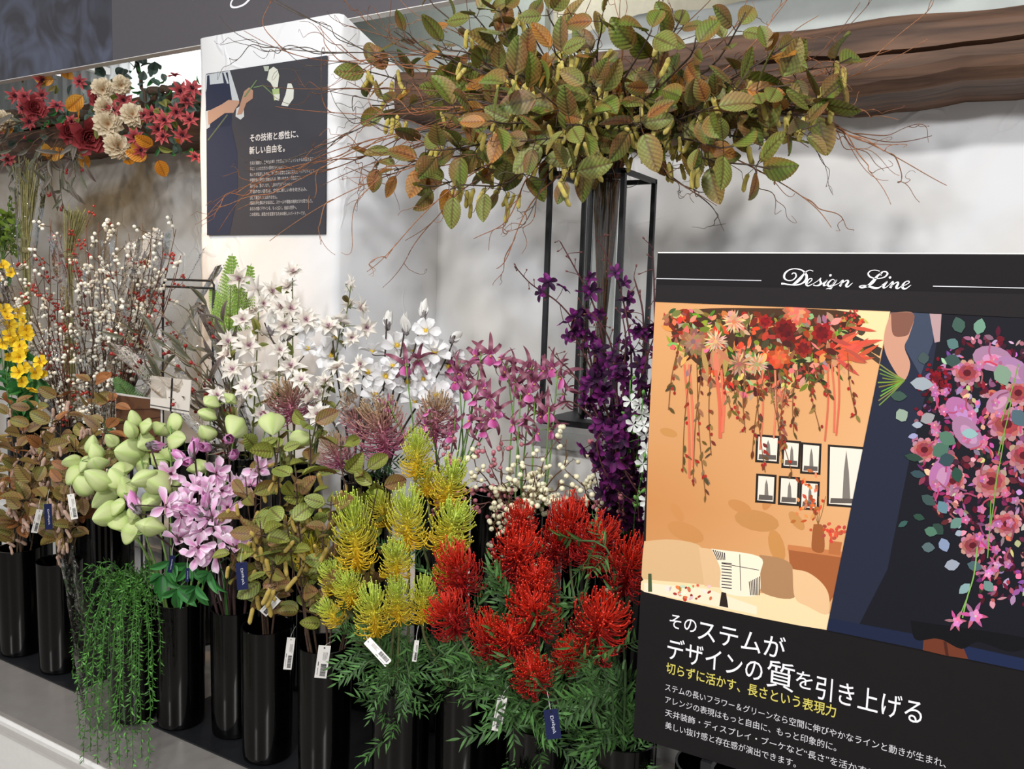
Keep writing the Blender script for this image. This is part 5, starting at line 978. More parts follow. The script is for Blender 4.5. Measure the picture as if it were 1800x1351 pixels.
for x, y, s in [(290, 420, .075), (360, 420, .07), (440, 500, .09), (410, 590, .08), (690, 870, .06), (780, 830, .075), (830, 840, .07), (810, 770, .07), (270, 780, .08), (420, 800, .07), (240, 840, .08), (40, 640, .07), (700, 800, .06), (950, 700, .05)]: q = gp(x, y, -.05); inst('leaf', RNG.choice(ORL), t, q, xframe(nrm(rv(.6) + np.array([0, 0, -.3])), TOCAM(q) + rv(.3)), s)
for k in range(170):
    x, y = RNG.choice([(880, 530), (990, 560), (780, 420), (700, 500), (120, 640), (650, 400), (100, 700), (950, 760), (880, 640), (420, 540), (560, 620), (300, 620), (800, 700), (980, 470)]); q = gp(x + RNG.gauss(0, 60), y + RNG.gauss(0, 50), RNG.uniform(-.05, .04)); inst(RNG.choice(('round_leaf', 'side_leaf')), RNG.choice(EUC + EUC + GRN), t, q, xframe(rv(), TOCAM(q) + rv(.6)), RNG.uniform(.03, .05))
for k in range(34): x, y = RNG.choice([(600, 520), (700, 680), (820, 730), (890, 590), (470, 640), (310, 480), (110, 360), (90, 350), (960, 600)]); q = gp(x + RNG.gauss(0, 40), y + RNG.gauss(0, 40), -.06); inst('olive_leaf', RNG.choice(OLV), t, q, xframe(rv(), TOCAM(q) + rv(.5)), RNG.uniform(.04, .06))
hang = [((350, 720), (440, 960)), ((350, 740), (330, 1090)), ((340, 740), (250, 1010)), ((380, 720), (400, 930)), ((320, 720), (280, 1060)), ((250, 640), (-60, 760)), ((240, 660), (-40, 720)), ((230, 690), (20, 900)), ((200, 760), (50, 1010)), ((300, 700), (180, 940)), ((260, 620), (-20, 680)), ((180, 640), (-80, 820)), ((330, 760), (360, 1020)), ((260, 700), (110, 960)), ((420, 740), (455, 900)), ((140, 700), (-60, 900))]
for (x0, y0), (x1, y1) in hang:
    p0, p1 = gp(x0, y0, -.03), gp(x1, y1, -.1); P = wiggle(bez(p0, p0 + (p1 - p0) * .3 + np.array([0, -.05, .03]), p1 - np.array([0, 0, -.06]), p1, 12), .01); b = MB(); b.tube(P, np.linspace(.0022, .001, 12), (96, 72, 52), 4)
    part(b, 'hanging_twig', 'twig', t)
    for k in range(6): p, d = along(P, RNG.uniform(.25, 1)); inst('long_leaf', RNG.choice(GRY), t, p, xframe(nrm(d + rv(.5)), TOCAM(p) + rv(.5)), RNG.uniform(.05, .09))
for x, y in [(370, 620), (250, 660), (230, 610), (340, 650), (355, 890), (430, 890), (370, 920), (265, 1020), (330, 1080), (320, 1100), (250, 1025), (350, 905), (130, 720)]: q = gp(x, y, -.09); inst('hip', HIP, t, q, zframe(np.array([0, 0, -1.0]) + rv(.3)), .0125)
# ------------------------------------------------------------------ header sign with a dim mottled panel, poster on the pillar
m = D.materials.new('header_mottle'); m.use_nodes = True; nt = m.node_tree; N = nt.nodes; L = nt.links; bs = N['Principled BSDF']; bs.inputs['Roughness'].default_value = .32
tc = N.new('ShaderNodeTexCoord'); nz = N.new('ShaderNodeTexNoise'); nz.inputs['Scale'].default_value = 4.5; nz.inputs['Detail'].default_value = 2; nz.inputs['Distortion'].default_value = 1.8; L.new(tc.outputs['Object'], nz.inputs['Vector'])
cr = N.new('ShaderNodeValToRGB'); e = cr.color_ramp.elements; e[0].position = .40; e[0].color = (*lin((50, 48, 54)), 1); e[1].position = .66; e[1].color = (*lin((82, 86, 104)), 1); L.new(nz.outputs['Fac'], cr.inputs[0]); L.new(cr.outputs[0], bs.inputs['Base Color']); MATS['header_mottle'] = m  # soft noise between dark grey and blue-grey
mat('header_black', (84, 80, 84), rough=.3, noise=.03)  # grey raised in the colour to stand in for reflected glow
t = thing('header_sign', 'dark glossy header board running along the top of the display', 'sign', (-3.0, 1.965, 2.288))
b = MB(); b.box((-6, 1.95, 2.288), (-2.8415, 1.98, 3.3)); part(b, 'mottled_panel', 'header_mottle', t, False, 'panel with a dim blue-grey mottle'); b = MB(); b.box((-2.8405, 1.95, 2.288), (-.2, 1.98, 3.3)); part(b, 'panel', 'header_black', t, False)
b = MB(); b.box((-6, 1.948, 2.2865), (-.2, 1.982, 2.2885)); part(b, 'edge_strip', 'white_paint', t, False)
b = MB()
class hmap:
    k = .00115
    def __call__(s, a, c): p = at(405 + (a - 515) * .33, 13 + (c - 437) * .33, Y=1.949); return p[0], p[2]
P = np.array(SCRIPT[6], float); stroke(b, P[:, :2], P[:, 2] * .5, 1.949, WHITE, hmap()); part(b, 'script_lettering', 'lettering', t, False)
PY = PIL_Y - .008
def on_p(x, y): p = at(x, y, Y=PY); return p[0], p[2]
def poly(b, pts, y, col, f):
    q = np.array([f(*p) for p in pts]); V = np.column_stack([q[:, 0], np.full(len(q), y), q[:, 1]])
    b.add(V, None, tessellate_polygon([[Vector((p[0], p[1], 0)) for p in q]]), col)
def smooth(pts): q = np.array(list(pts) + [pts[0]], float); return crom(q, 5)[:-1]
t = thing('wall_poster', 'dark poster of an aproned florist with Japanese text on the pillar', 'poster', (-2.02, PY, 1.66))
b = MB(); x0, zt_ = on_p(362, 132); x1, zb_ = on_p(571, 411); b.box((x0, PY + .0005, zb_), (x1, PIL_Y - .002, zt_ + .004)); part(b, 'board', 'print', t, False); D.objects[t.children[0].name].data.color_attributes['Col'].data.foreach_set('color', np.tile([*lin((64, 63, 68)), 1], 8).astype(np.float32))
pc = lambda pts: [(345 + x / 3.973, 90 + y / 3.973) for x, y in pts]
b = MB(); yy = PY
for pts, col in [([(62, 165), (70, 500), (85, 1280), (230, 1280), (290, 1000), (285, 700), (245, 520), (255, 330), (240, 140)], (50, 54, 72)), ([(62, 165), (235, 135), (268, 240), (300, 345), (262, 370), (222, 330), (215, 225), (190, 150), (180, 148), (192, 222), (80, 235), (62, 300)], (186, 190, 192)), ([(76, 170), (92, 168), (96, 235), (228, 225), (205, 150), (220, 146), (250, 340), (240, 520), (100, 540), (66, 420)], (44, 48, 66)),
    ([(62, 420), (100, 410), (95, 530), (70, 545)], (190, 192, 194)), ([(80, 420), (180, 370), (225, 340), (300, 345), (300, 365), (275, 400), (260, 430), (200, 432), (85, 515)], (178, 140, 118)), ([(280, 400), (330, 370), (335, 455), (310, 478), (275, 455)], (192, 192, 192)), ([(285, 445), (310, 360), (335, 280), (370, 252), (398, 275), (395, 330), (350, 362), (320, 440)], (170, 130, 108)),
    ([(215, 440), (222, 446), (85, 625), (78, 620)], (96, 102, 78)), ([(330, 320), (420, 200), (426, 204), (345, 320)], (104, 124, 84)), ([(400, 250), (470, 235), (540, 300), (536, 306), (466, 243), (402, 258)], (104, 124, 84)),
    ([(510, 130), (540, 108), (570, 130), (580, 170), (570, 250), (545, 265), (520, 220), (495, 200)], (206, 206, 192)), ([(640, 225), (665, 225), (683, 270), (680, 330), (640, 385), (595, 378), (625, 300)], (208, 208, 198)), ([(530, 265), (580, 260), (585, 330), (545, 345)], (160, 178, 120)), ([(470, 105), (510, 104), (505, 140), (480, 140)], (170, 176, 160)), ([(545, 300), (585, 300), (580, 345), (550, 340)], (204, 204, 190))]:
    yy -= .00006; poly(b, pc(pts), yy, col, on_p)
part(b, 'photograph', 'print', t, False, 'picture of a florist in a navy apron holding white flowers')
def poster_text(b, s, xl, yl, xr, hpx, col, bold=0): p = on_p(xl, yl); q = on_p(xr, yl); text_at(b, s, p[0], q[0], p[1], PY - .0012, hpx / F * topx((p[0], PY, p[1]))[2], col, bold)
b = MB(); poster_text(b, 'その技術と感性に、', 440, 243, 525, 14, (214, 206, 200), .0006); poster_text(b, '新しい自由を。', 439, 265, 501, 14, (214, 206, 200), .0006); part(b, 'headline_lettering', 'lettering', t, False)
b = MB()
for s, y, xr in [('生花の繊細さ、生命力の美しさを知るプロフェッショナルの皆さまに、', 287, 553), ('手にしていただきたい素材があります。', 297, 499), ('私たちが追求したのは、自然界の表情を忠実に捉えた「リアリティ」と、', 307, 555), ('空間装飾の現場で求められる「使いやすさ」の融合です。', 317, 531), ('葉の葉脈、茎のしなり、花弁のグラデーション。', 327, 513), ('妥協のない造形は、空間に新しい命を吹き込み、', 337, 540), ('決して裏切ることはありません。', 348, 488), ('繊細な手仕事はそのままに、スケールや環境の制約だけを取り払う。', 357, 550), ('あなたの描くデザインを、もっと広く、自由な世界へ。', 367, 522), ('この花材は、創造力を拡張するための新しいパートナーです。', 377, 538)]: poster_text(b, s, 440, y, xr, 7, (196, 190, 186))
part(b, 'body_lettering', 'lettering', t, False)
# ------------------------------------------------------------------ the two photographs printed on the display sign
LY = [1.1710]
def lay(): LY[0] -= .0000006; return LY[0]
def blob(b, x, y, rx, ry, a, col, n=10):
    c, s = math.cos(a), math.sin(a); th = np.arange(n) * 2 * math.pi / n; poly(b, [(x + rx * math.cos(q) * c - ry * math.sin(q) * s, y + rx * math.cos(q) * s + ry * math.sin(q) * c) for q in th], lay(), col, on_sign)
def leafp(b, x, y, L, w, a, col): c, s = math.cos(a), math.sin(a); poly(b, [(x + u * L * c - v * w * s, y + u * L * s + v * w * c) for u, v in ((0, 0), (.25, .8), (.55, 1), (.8, .6), (1, 0), (.8, -.6), (.55, -1), (.25, -.8))], lay(), col, on_sign)
def strand(b, pts, w, col):
    q = crom(np.array(pts, float), 5); tg = np.gradient(q, axis=0); tg /= np.linalg.norm(tg, axis=1)[:, None] + 1e-9; nn = np.stack([-tg[:, 1], tg[:, 0]], 1) * w / 2; y = lay(); A = np.array([on_sign(*p) for p in q + nn]); B = np.array([on_sign(*p) for p in q - nn]); n = len(q); k = np.arange(n - 1)[:, None]
    b.add(np.vstack([np.column_stack([A[:, 0], np.full(n, y), A[:, 1]]), np.column_stack([B[:, 0], np.full(n, y), B[:, 1]])]), np.hstack([k, k + n, k + n + 1, k + 1]), None, col)
R2 = random.Random(5); J = lambda c, k=.18: tuple(min(255, .9 * v * R2.uniform(1 - k, 1 + k)) for v in c)
b = MB(); p4 = lambda q, col: poly(b, q, lay(), col, on_sign)
TLx, TRx = (1145.5, 530), (1565, 547)
g = lambda u, v: ((1145.5 * (1 - u) + 1565 * u) * (1 - v) + (1132.5 * (1 - u) + 1453 * u) * v, (530 * (1 - u) + 547 * u) * (1 - v) + (1040 * (1 - u) + 1107 * u) * v)
nu_, nv_ = 14, 16; vv = []; cc = []
for j in range(nv_ + 1):
    for i in range(nu_ + 1):
        u, v = i / nu_, j / nv_; x, z = on_sign(*g(u, v)); vv.append((x, lay() * 0 + 1.17095, z)); k = .5 + .5 * math.sin(u * 4 + v * 5.3 + 1) ; cc.append(mixc(mixc((198, 142, 90), (216, 164, 114), .6 * u + .25 * k), (190, 122, 66), max(0, 1 - abs(v - .7) * 4) * (1 - u) * .5))
i = np.arange(nv_)[:, None] * (nu_ + 1); j = np.arange(nu_)[None]; b.add(vv, np.stack([i + j, i + nu_ + 1 + j, i + nu_ + 2 + j, i + j + 1], -1).reshape(-1, 4), None, np.array(cc))
p4([(1470, 543), (1565, 547), (1548, 622), (1500, 590)], (240, 200, 150)); p4([(1500, 588), (1550, 612), (1546, 626), (1498, 600)], (58, 48, 40)); p4([(1505, 600), (1547, 630), (1545, 640), (1508, 612)], (70, 54, 40))
for x, y, r, a in [(1205, 935, 34, .4), (1190, 900, 18, 1), (1330, 915, 40, .2), (1365, 960, 30, 1.3), (1300, 890, 22, .4), (1350, 880, 18, 2), (1400, 915, 20, .9), (1175, 760, 16, .3)]: blob(b, x, y, r, r * .45, a, J((212, 146, 84), .02), 14)
for q, col in [([(1385, 957), (1484, 970), (1470, 1040), (1452, 1068), (1390, 1020)], (158, 90, 50)), ([(1385, 957), (1484, 970), (1482, 980), (1384, 966)], (190, 118, 70)), ([(1132, 951), (1180, 948), (1228, 958), (1240, 985), (1238, 1030), (1132, 1022)], (208, 170, 124)), ([(1132, 1018), (1240, 1028), (1300, 1040), (1400, 1048), (1453, 1075), (1453, 1107), (1132, 1040)], (236, 206, 160)),
    ([(1228, 962), (1260, 966), (1300, 980), (1290, 1035), (1238, 1030)], (216, 178, 134)), ([(1335, 975), (1375, 982), (1394, 1000), (1396, 1050), (1345, 1044), (1330, 1020)], (166, 124, 86)), ([(1250, 964), (1334, 978), (1336, 1008), (1330, 1046), (1270, 1040), (1266, 1000)], (236, 222, 196)), ([(1393, 1000), (1420, 1006), (1445, 1025), (1457, 1048), (1454, 1080), (1420, 1066), (1397, 1050)], (222, 182, 136)),
    ([(1132, 1024), (1240, 1034), (1330, 1066), (1330, 1080), (1132, 1040)], (238, 218, 188)), ([(1430, 921), (1445, 923), (1449, 945), (1447, 970), (1428, 967), (1427, 945)], (150, 86, 46)), ([(1458, 950), (1480, 953), (1476, 976), (1456, 973)], (176, 104, 60)), ([(1268, 1040), (1276, 1042), (1280, 1068), (1264, 1065)], (44, 34, 28)), ([(1139, 1008), (1145, 1008), (1146, 1040), (1139, 1040)], (70, 84, 54))]: p4(smooth(q) if len(q) > 5 else q, col)
for k in range(9): p4([(1268, 988 + k * 5.4), (1286, 990 + k * 5.4), (1286, 991.8 + k * 5.4), (1268, 989.8 + k * 5.4)], (52, 44, 50))
for k in range(6): p4([(1252 + k * 4, 966 + k), (1254 + k * 4, 966 + k), (1262 + k * 2.5, 984), (1260.5 + k * 2.5, 984)], (52, 44, 50))
for k in range(7): p4([(1316 + k * 3, 1022 - k * 1.5), (1317.6 + k * 3, 1022 - k * 1.5), (1320 + k * 2.6, 1046), (1318.4 + k * 2.6, 1046)], (60, 50, 54))
for q in [[(1300, 974), (1302, 1038)], [(1268, 990), (1334, 1002)]]: strand(b, q, 1.2, (60, 50, 54))
for k in range(26): blob(b, R2.uniform(1165, 1250), R2.uniform(1022, 1046) + 6, R2.uniform(2, 6), R2.uniform(2, 4), R2.uniform(0, 3), J(R2.choice([(176, 52, 36), (220, 120, 80), (242, 226, 210), (196, 70, 50)])), 7)
for x0, y0, x1, y1 in [(1329, 763, 1371, 812), (1375, 773, 1408, 822), (1408, 777, 1444, 832), (1455, 781, 1520, 889), (1329, 832, 1365, 883), (1369, 836, 1406, 887), (1406, 844, 1441, 895)]:
    sk = (x1 - x0) * .07; p4([(x0, y0), (x1, y0 + sk), (x1 - 2, y1 + sk), (x0 - 2, y1)], (38, 32, 28)); p4([(x0 + 4, y0 + 4), (x1 - 4, y0 + sk + 4), (x1 - 6, y1 + sk - 4), (x0 + 2, y1 - 4)], (226, 214, 198))
    cx, cy = (x0 + x1) / 2, (y0 + y1) / 2; w = (x1 - x0) * .28; p4([(cx - w * .4, y1 - 6), (cx - w * .25, cy - 6), (cx, y0 + 10), (cx + w * .25, cy - 6), (cx + w * .4, y1 - 5)], (120, 112, 104)); p4([(x0 + 5, y1 - 14), (x1 - 7, y1 - 12), (x1 - 7, y1 - 4), (x0 + 4, y1 - 5)], (92, 84, 78))
for k in range(40): leafp(b, R2.gauss(1425, 16), R2.gauss(880, 20), R2.uniform(6, 13), R2.uniform(2, 3.5), R2.uniform(0, 6), J(R2.choice([(222, 104, 54), (232, 140, 84), (180, 72, 40)])))
for k in range(4): strand(b, [(1438, 922), (1430 + k * 5, 900), (1415 + k * 12, 872)], 1, (130, 90, 50))
for k in range(26): blob(b, R2.gauss(1468, 9), R2.gauss(936, 7), 4, 3, R2.uniform(0, 3), J((210, 84, 60)), 7)
PAL = [(96, 40, 28), (150, 50, 34), (196, 72, 44), (206, 120, 80), (150, 98, 60), (84, 92, 40), (58, 66, 30), (186, 150, 110), (120, 132, 50), (70, 34, 26), (226, 166, 120)]
inb = lambda x, y: 530 < y < 720 and ((x - 1345) / 180) ** 2 + ((y - 545) / 150) ** 2 < 1
p4(smooth([(1190, 545), (1300, 541), (1500, 549), (1495, 590), (1470, 640), (1400, 672), (1330, 668), (1250, 655), (1205, 620), (1180, 585)]), (70, 46, 30))
for k in range(900):
    x, y = R2.uniform(1160, 1525), R2.uniform(540, 700)
    if inb(x, y) and y > 534 + (x - 1145) * .04 + 6: leafp(b, x, y, R2.uniform(9, 24), R2.uniform(2, 6), R2.uniform(0, 6.3) if y > 565 else R2.uniform(.2, 2.9), J(R2.choice(PAL), .3))
def flat_flower(x, y, r, c0, c1, n=9, narrow=.3, rings=2):
    for q in range(rings):
        rr_ = r * (1 - .35 * q)
        for k in range(n): a = k * 6.283 / n + q * .3 + R2.uniform(-.2, .2); leafp(b, x, y, rr_, rr_ * narrow, a, J(c0, .15) if q == 0 else J(c1, .15))
    blob(b, x, y, r * .18, r * .18, 0, J(c1, .2), 8)
for x, y, r, c0, c1, n, w in [(1218, 600, 26, (150, 104, 78), (176, 126, 92), 14, .2), (1290, 565, 22, (232, 190, 150), (214, 150, 110), 18, .08), (1258, 600, 22, (230, 190, 150), (214, 150, 110), 18, .08), (1330, 640, 22, (226, 184, 140), (200, 140, 100), 18, .08), (1400, 548, 26, (206, 104, 70), (226, 136, 100), 14, .24), (1380, 580, 22, (128, 30, 28), (96, 20, 22), 10, .34), (1445, 585, 20, (150, 34, 32), (110, 24, 26), 10, .34), (1370, 628, 22, (196, 78, 40), (220, 104, 60), 10, .3), (1412, 612, 18, (160, 46, 34), (120, 30, 28), 10, .3), (1345, 565, 14, (170, 40, 36), (130, 26, 28), 9, .34), (1300, 640, 24, (206, 164, 120), (170, 120, 84), 16, .1), (1375, 700, 20, (220, 150, 110), (200, 110, 80), 18, .08)]: flat_flower(x, y, r, c0, c1, n, w)
for k in range(30): a = R2.uniform(-.9, .75); leafp(b, 1478 + R2.gauss(0, 9), 620 + R2.gauss(0, 14), R2.uniform(30, 58), R2.uniform(2.5, 4.5), a, J((216, 92, 64), .15))
for k in range(9): x = 1245 + k * 9 if k < 4 else 1225 + k * 14; leafp(b, 1262 + R2.gauss(0, 12), 612, R2.uniform(34, 60), 5, R2.uniform(.6, 2.3), J((208, 138, 92), .12))
for x0, y0, x1, y1, col, w in [(1203, 640, 1212, 840, (208, 104, 76), 3.5), (1211, 640, 1218, 820, (214, 112, 84), 3.5), (1258, 650, 1266, 770, (204, 96, 70), 6), (1268, 650, 1270, 760, (214, 108, 80), 5), (1340, 650, 1336, 790, (206, 110, 80), 3), (1362, 650, 1360, 770, (212, 120, 88), 3), (1455, 640, 1450, 775, (204, 96, 70), 3), (1462, 640, 1466, 760, (210, 104, 78), 3), (1474, 640, 1470, 765, (204, 96, 70), 3)]: strand(b, [(x0, y0), ((x0 + x1) / 2 + 3, (y0 + y1) / 2), (x1, y1)], w, col)
for x0, y0, x1, y1 in [(1215, 640, 1200, 830), (1225, 640, 1240, 870), (1235, 640, 1218, 850), (1250, 640, 1250, 800), (1330, 650, 1345, 830), (1345, 650, 1322, 800), (1365, 650, 1376, 810), (1385, 650, 1370, 800), (1400, 650, 1395, 760), (1420, 640, 1440, 750), (1490, 620, 1505, 730), (1195, 600, 1175, 720), (1350, 650, 1392, 830), (1290, 640, 1300, 740), (1310, 640, 1310, 760), (1430, 640, 1462, 700), (1270, 640, 1285, 720)]:
    strand(b, [(x0, y0), ((x0 + x1) / 2 - 4, (y0 + y1) / 2), (x1, y1)], 1.3, (112, 70, 40))
    for k in range(11): f = R2.uniform(.1, 1); leafp(b, x0 + (x1 - x0) * f, y0 + (y1 - y0) * f, R2.uniform(8, 18), R2.uniform(1.6, 3), 1.57 + R2.uniform(-1, 1), J(R2.choice([(120, 84, 46), (96, 70, 40), (140, 54, 36), (150, 110, 70)]), .2))
    for k in range(3): f = R2.uniform(.4, 1); blob(b, x0 + (x1 - x0) * f + R2.gauss(0, 4), y0 + (y1 - y0) * f, 2.4, 3.2, 0, J((168, 44, 36)), 7)
for k in range(30): blob(b, R2.gauss(1495, 14), R2.gauss(560, 9), 2.2, 2.2, 0, J((196, 60, 50)), 6)
p4([(1146, 500), (1930, 520), (1930, 565), (1655, 551), (1565, 546.5), (1145, 529.5)], (31, 27, 28))
part(b, 'room_photograph', 'print', SIGN, False, 'orange photograph of hanging flowers above a cream sofa')
b = MB()
p4([(1565, 547), (1655, 552), (1652, 640), (1620, 900), (1560, 1128), (1453, 1107)], (34, 38, 54)); p4([(1598, 549), (1640, 551), (1640, 600), (1618, 660), (1590, 610)], (58, 66, 84)); p4([(1655, 552), (1929, 566), (1929, 1206), (1500, 1117), (1560, 1000), (1600, 800), (1640, 640)], (22, 22, 30)); p4([(1453, 1107), (1457, 1086), (1640, 1120), (1620, 1141)], (26, 34, 58)); p4([(1640, 1122), (1929, 1185), (1929, 1206), (1620, 1141)], (28, 38, 68))
p4([(1624, 1118), (1690, 1130), (1702, 1158), (1664, 1152), (1622, 1142)], (104, 52, 34)); p4([(1658, 1126), (1664, 1128), (1668, 1153), (1662, 1151)], (70, 34, 26)); p4(smooth([(1600, 1090), (1800, 1120), (1800, 1140), (1770, 1144), (1720, 1128), (1690, 1140), (1650, 1122), (1610, 1124)]), (14, 14, 18))
p4(smooth([(1566, 549), (1606, 551), (1598, 590), (1590, 610), (1600, 640), (1590, 668), (1575, 655), (1556, 618), (1555, 585)]), (190, 140, 116)); p4(smooth([(1566, 549), (1606, 551), (1600, 580), (1592, 590), (1570, 588)]), (122, 80, 66)); p4([(1634, 551), (1655, 552), (1652, 600), (1643, 602)], (170, 140, 140))
for k in range(10): strand(b, [(1545 + R2.uniform(-2, 6), 640 + k * 8), (1568, 655 + k * 4), (1590, 668)], 2.2, J((128, 150, 62), .2))
EU = [(118, 146, 142), (86, 116, 112), (150, 172, 172), (62, 90, 84), (50, 72, 62)]; PK = [(176, 98, 134), (140, 54, 84), (206, 150, 172), (120, 34, 58), (186, 108, 110), (96, 20, 36), (208, 172, 172), (150, 84, 128), (70, 20, 40), (84, 30, 50)]
def inB(x, y):
    if y < 920: return ((x - 1735) / 125) ** 2 + ((y - 765) / 185) ** 2 < 1
    return abs(x - (1770 - (y - 920) * .12)) < 85 - (y - 920) * .42
for k in range(1300):
    x, y = R2.uniform(1600, 1925), R2.uniform(590, 1060)
    if inB(x, y) or (x > 1760 and inB(1760, y)): leafp(b, x, y, R2.uniform(8, 20), R2.uniform(2, 6), R2.uniform(0, 6.3), J(R2.choice(PK + PK + [(60, 20, 40), (40, 50, 40)]), .25))
def ruffle(x, y, r, c0, c1, cc):
    for q in range(3):
        for k in range(10): a = k * .628 + q * .3; blob(b, x + math.cos(a) * r * (.7 - .2 * q), y + math.sin(a) * r * (.6 - .2 * q), r * .34, r * .26, a, J(mixc(c0, c1, q / 2.), .12), 8)
    blob(b, x, y, r * .28, r * .24, 0, cc, 8)
for x, y, r in [(1700, 655, 26), (1770, 745, 34), (1625, 790, 24), (1675, 845, 24), (1742, 845, 32), (1790, 690, 26), (1800, 800, 30), (1710, 958, 24), (1770, 920, 26), (1840, 760, 34), (1850, 860, 30)]: ruffle(x, y, r, (204, 140, 142), (164, 66, 72), (84, 22, 32))
for x, y, r, a in [(1690, 725, 34, .8), (1745, 630, 36, .2), (1700, 760, 34, .9), (1780, 650, 34, .5), (1755, 705, 26, 2.4), (1652, 835, 30, 1.8), (1820, 660, 32, .3)]: blob(b, x, y, r, r * .62, a, J((178, 120, 160), .06), 14); blob(b, x + 3, y + 3, r * .6, r * .3, a, J((200, 150, 188), .06), 12)
for k in range(90): blob(b, R2.gauss(1645, 13), R2.gauss(672, 15), 4, 3, R2.uniform(0, 3), J((112, 14, 28), .35), 7)
for k in range(46):
    x, y = R2.uniform(1640, 1800), R2.uniform(620, 1010)
    if inB(x, y): a = R2.uniform(0, 6); strand(b, [(x, y), (x + 14 * math.cos(a), y + 14 * math.sin(a)), (x + 30 * math.cos(a + .4), y + 30 * math.sin(a + .4))], 3, J((176, 76, 106), .2)); flat_flower(x, y, 9, (196, 112, 152), (212, 164, 188), 5, .4, 1)
for x, y, L, w, a in [(1690, 585, 30, 12, -1.9), (1718, 588, 30, 11, -1.3), (1685, 610, 24, 10, -2.6), (1600, 672, 42, 12, .1), (1565, 695, 30, 9, .05), (1575, 735, 24, 12, -.5), (1625, 640, 22, 10, -1.7), (1660, 630, 30, 11, .2), (1640, 800, 34, 14, -.6), (1650, 812, 30, 12, -.3), (1590, 800, 34, 7, .2), (1620, 870, 30, 9, .6), (1600, 830, 28, 7, .2), (1650, 880, 26, 10, 1), (1640, 920, 26, 10, .8), (1655, 945, 26, 10, 1.2), (1625, 930, 24, 9, .3), (1620, 960, 24, 9, .1), (1755, 640, 40, 16, 1.2), (1780, 720, 36, 14, .9), (1690, 760, 30, 9, .1), (1680, 820, 28, 10, 1.4), (1660, 995, 28, 10, -.2), (1700, 990, 28, 9, .3), (1705, 1025, 26, 8, 2.4), (1730, 1020, 24, 9, .9), (1650, 760, 36, 12, .6), (1618, 740, 28, 10, -.4), (1690, 910, 26, 9, 2.4), (1605, 905, 22, 6, .3), (1596, 915, 20, 5, 2.6)]: leafp(b, x, y, L, w, a, J(R2.choice(EU), .12))
for k in range(5): strand(b, [(1790 - k * 12, 640 + k * 60), (1780 - k * 10, 680 + k * 60), (1760 - k * 6, 740 + k * 60)], 2, (112, 150, 66))
strand(b, [(1718, 960), (1712, 1010), (1700, 1050), (1692, 1085)], 2.4, (124, 168, 84)); strand(b, [(1700, 1050), (1686, 1085)], 2, (124, 168, 84))
for x, y, r in [(1712, 1080, 26), (1680, 1090, 20), (1735, 1005, 18), (1750, 990, 16)]: flat_flower(x, y, r, (190, 104, 140), (222, 140, 180), 6, .14, 1); flat_flower(x + 3, y + 2, r * .5, (224, 140, 186), (240, 200, 214), 5, .4, 1)
part(b, 'bouquet_photograph', 'print', SIGN, False, 'dark photograph of an arm holding a trailing pink bouquet')
# ------------------------------------------------------------------ tags, wire stand, small cards
def price_tag(x0, y0, x1, y1, wpx, Y, label, blue=False, tie=None):
    a, e = at(x0, y0, Y=Y), at(x1, y1, Y=Y); ax = e - a; L = np.linalg.norm(ax); w = wpx / F * topx(a)[2]; M = xframe(ax, TOCAM(a)); t = thing('price_tag', label, 'tag', a, 'blue cardboard tags' if blue else 'white barcode tags')
    f = lambda u, v, h=0.0: a + M @ np.array([u * L, v * w, h]); th = .0005
    def slab(b, u0, u1, v0, v1, h, c, bend=0.0):
        V = [f(u, v, hh) for hh in (h, h + th) for u, v in ((u0, v0), (u1, v0), (u1, v1), (u0, v1))]; b.add(V, [[3, 2, 1, 0], [4, 5, 6, 7], [0, 1, 5, 4], [1, 2, 6, 5], [2, 3, 7, 6], [3, 0, 4, 7]], None, c)
    b = MB(); slab(b, 0, 1, -.5, .5, 0, (28, 34, 70) if blue else (224, 220, 214)); part(b, 'card', 'print', t, False)
    rs = random.Random(int(x0 * 7 + y0))
    if not blue:
        b = MB(); u = .56
        while u < .93: q = rs.uniform(.006, .018); slab(b, u, u + q, -.1, .36, th, (34, 32, 34)); u += q + rs.uniform(.008, .018)
        part(b, 'barcode', 'print', t, False)
        b = MB()
        for k in range(4): slab(b, .2, .2 + rs.uniform(.2, .32), -.02 + k * .1, .02 + k * .1, th, (150, 146, 144))
        slab(b, .5, .62, -.36, -.3, th, (60, 58, 60)); slab(b, .68, .9, -.34, -.3, th, (120, 116, 116)); part(b, 'print_lines', 'print', t, False)
    else:
        V, T = text_mesh('Display'); b = MB(); mx = V[:, 0].max(); V2 = np.array([f(.2 + .62 * v[0] / mx, .12 - v[1] * .30, th * 1.6) for v in V]); b.add(V2, None, T, (206, 206, 214)); part(b, 'lettering', 'lettering', t, False)
    b = MB(); slab(b, .05, .05 + .03 * w / L * 4, -.06, .06, th, (30, 28, 30)); part(b, 'hole', 'print', t, False)
    b = MB(); s0 = f(.08, 0); s1 = at(*(tie or (x0 + 3, y0 - 26)), Y=Y + .03); b.tube(bez(s0, s0 + np.array([0, -.005, .01]), s1, s1, 8), .0005, (196, 194, 190), 4); part(b, 'string', 'print', t)
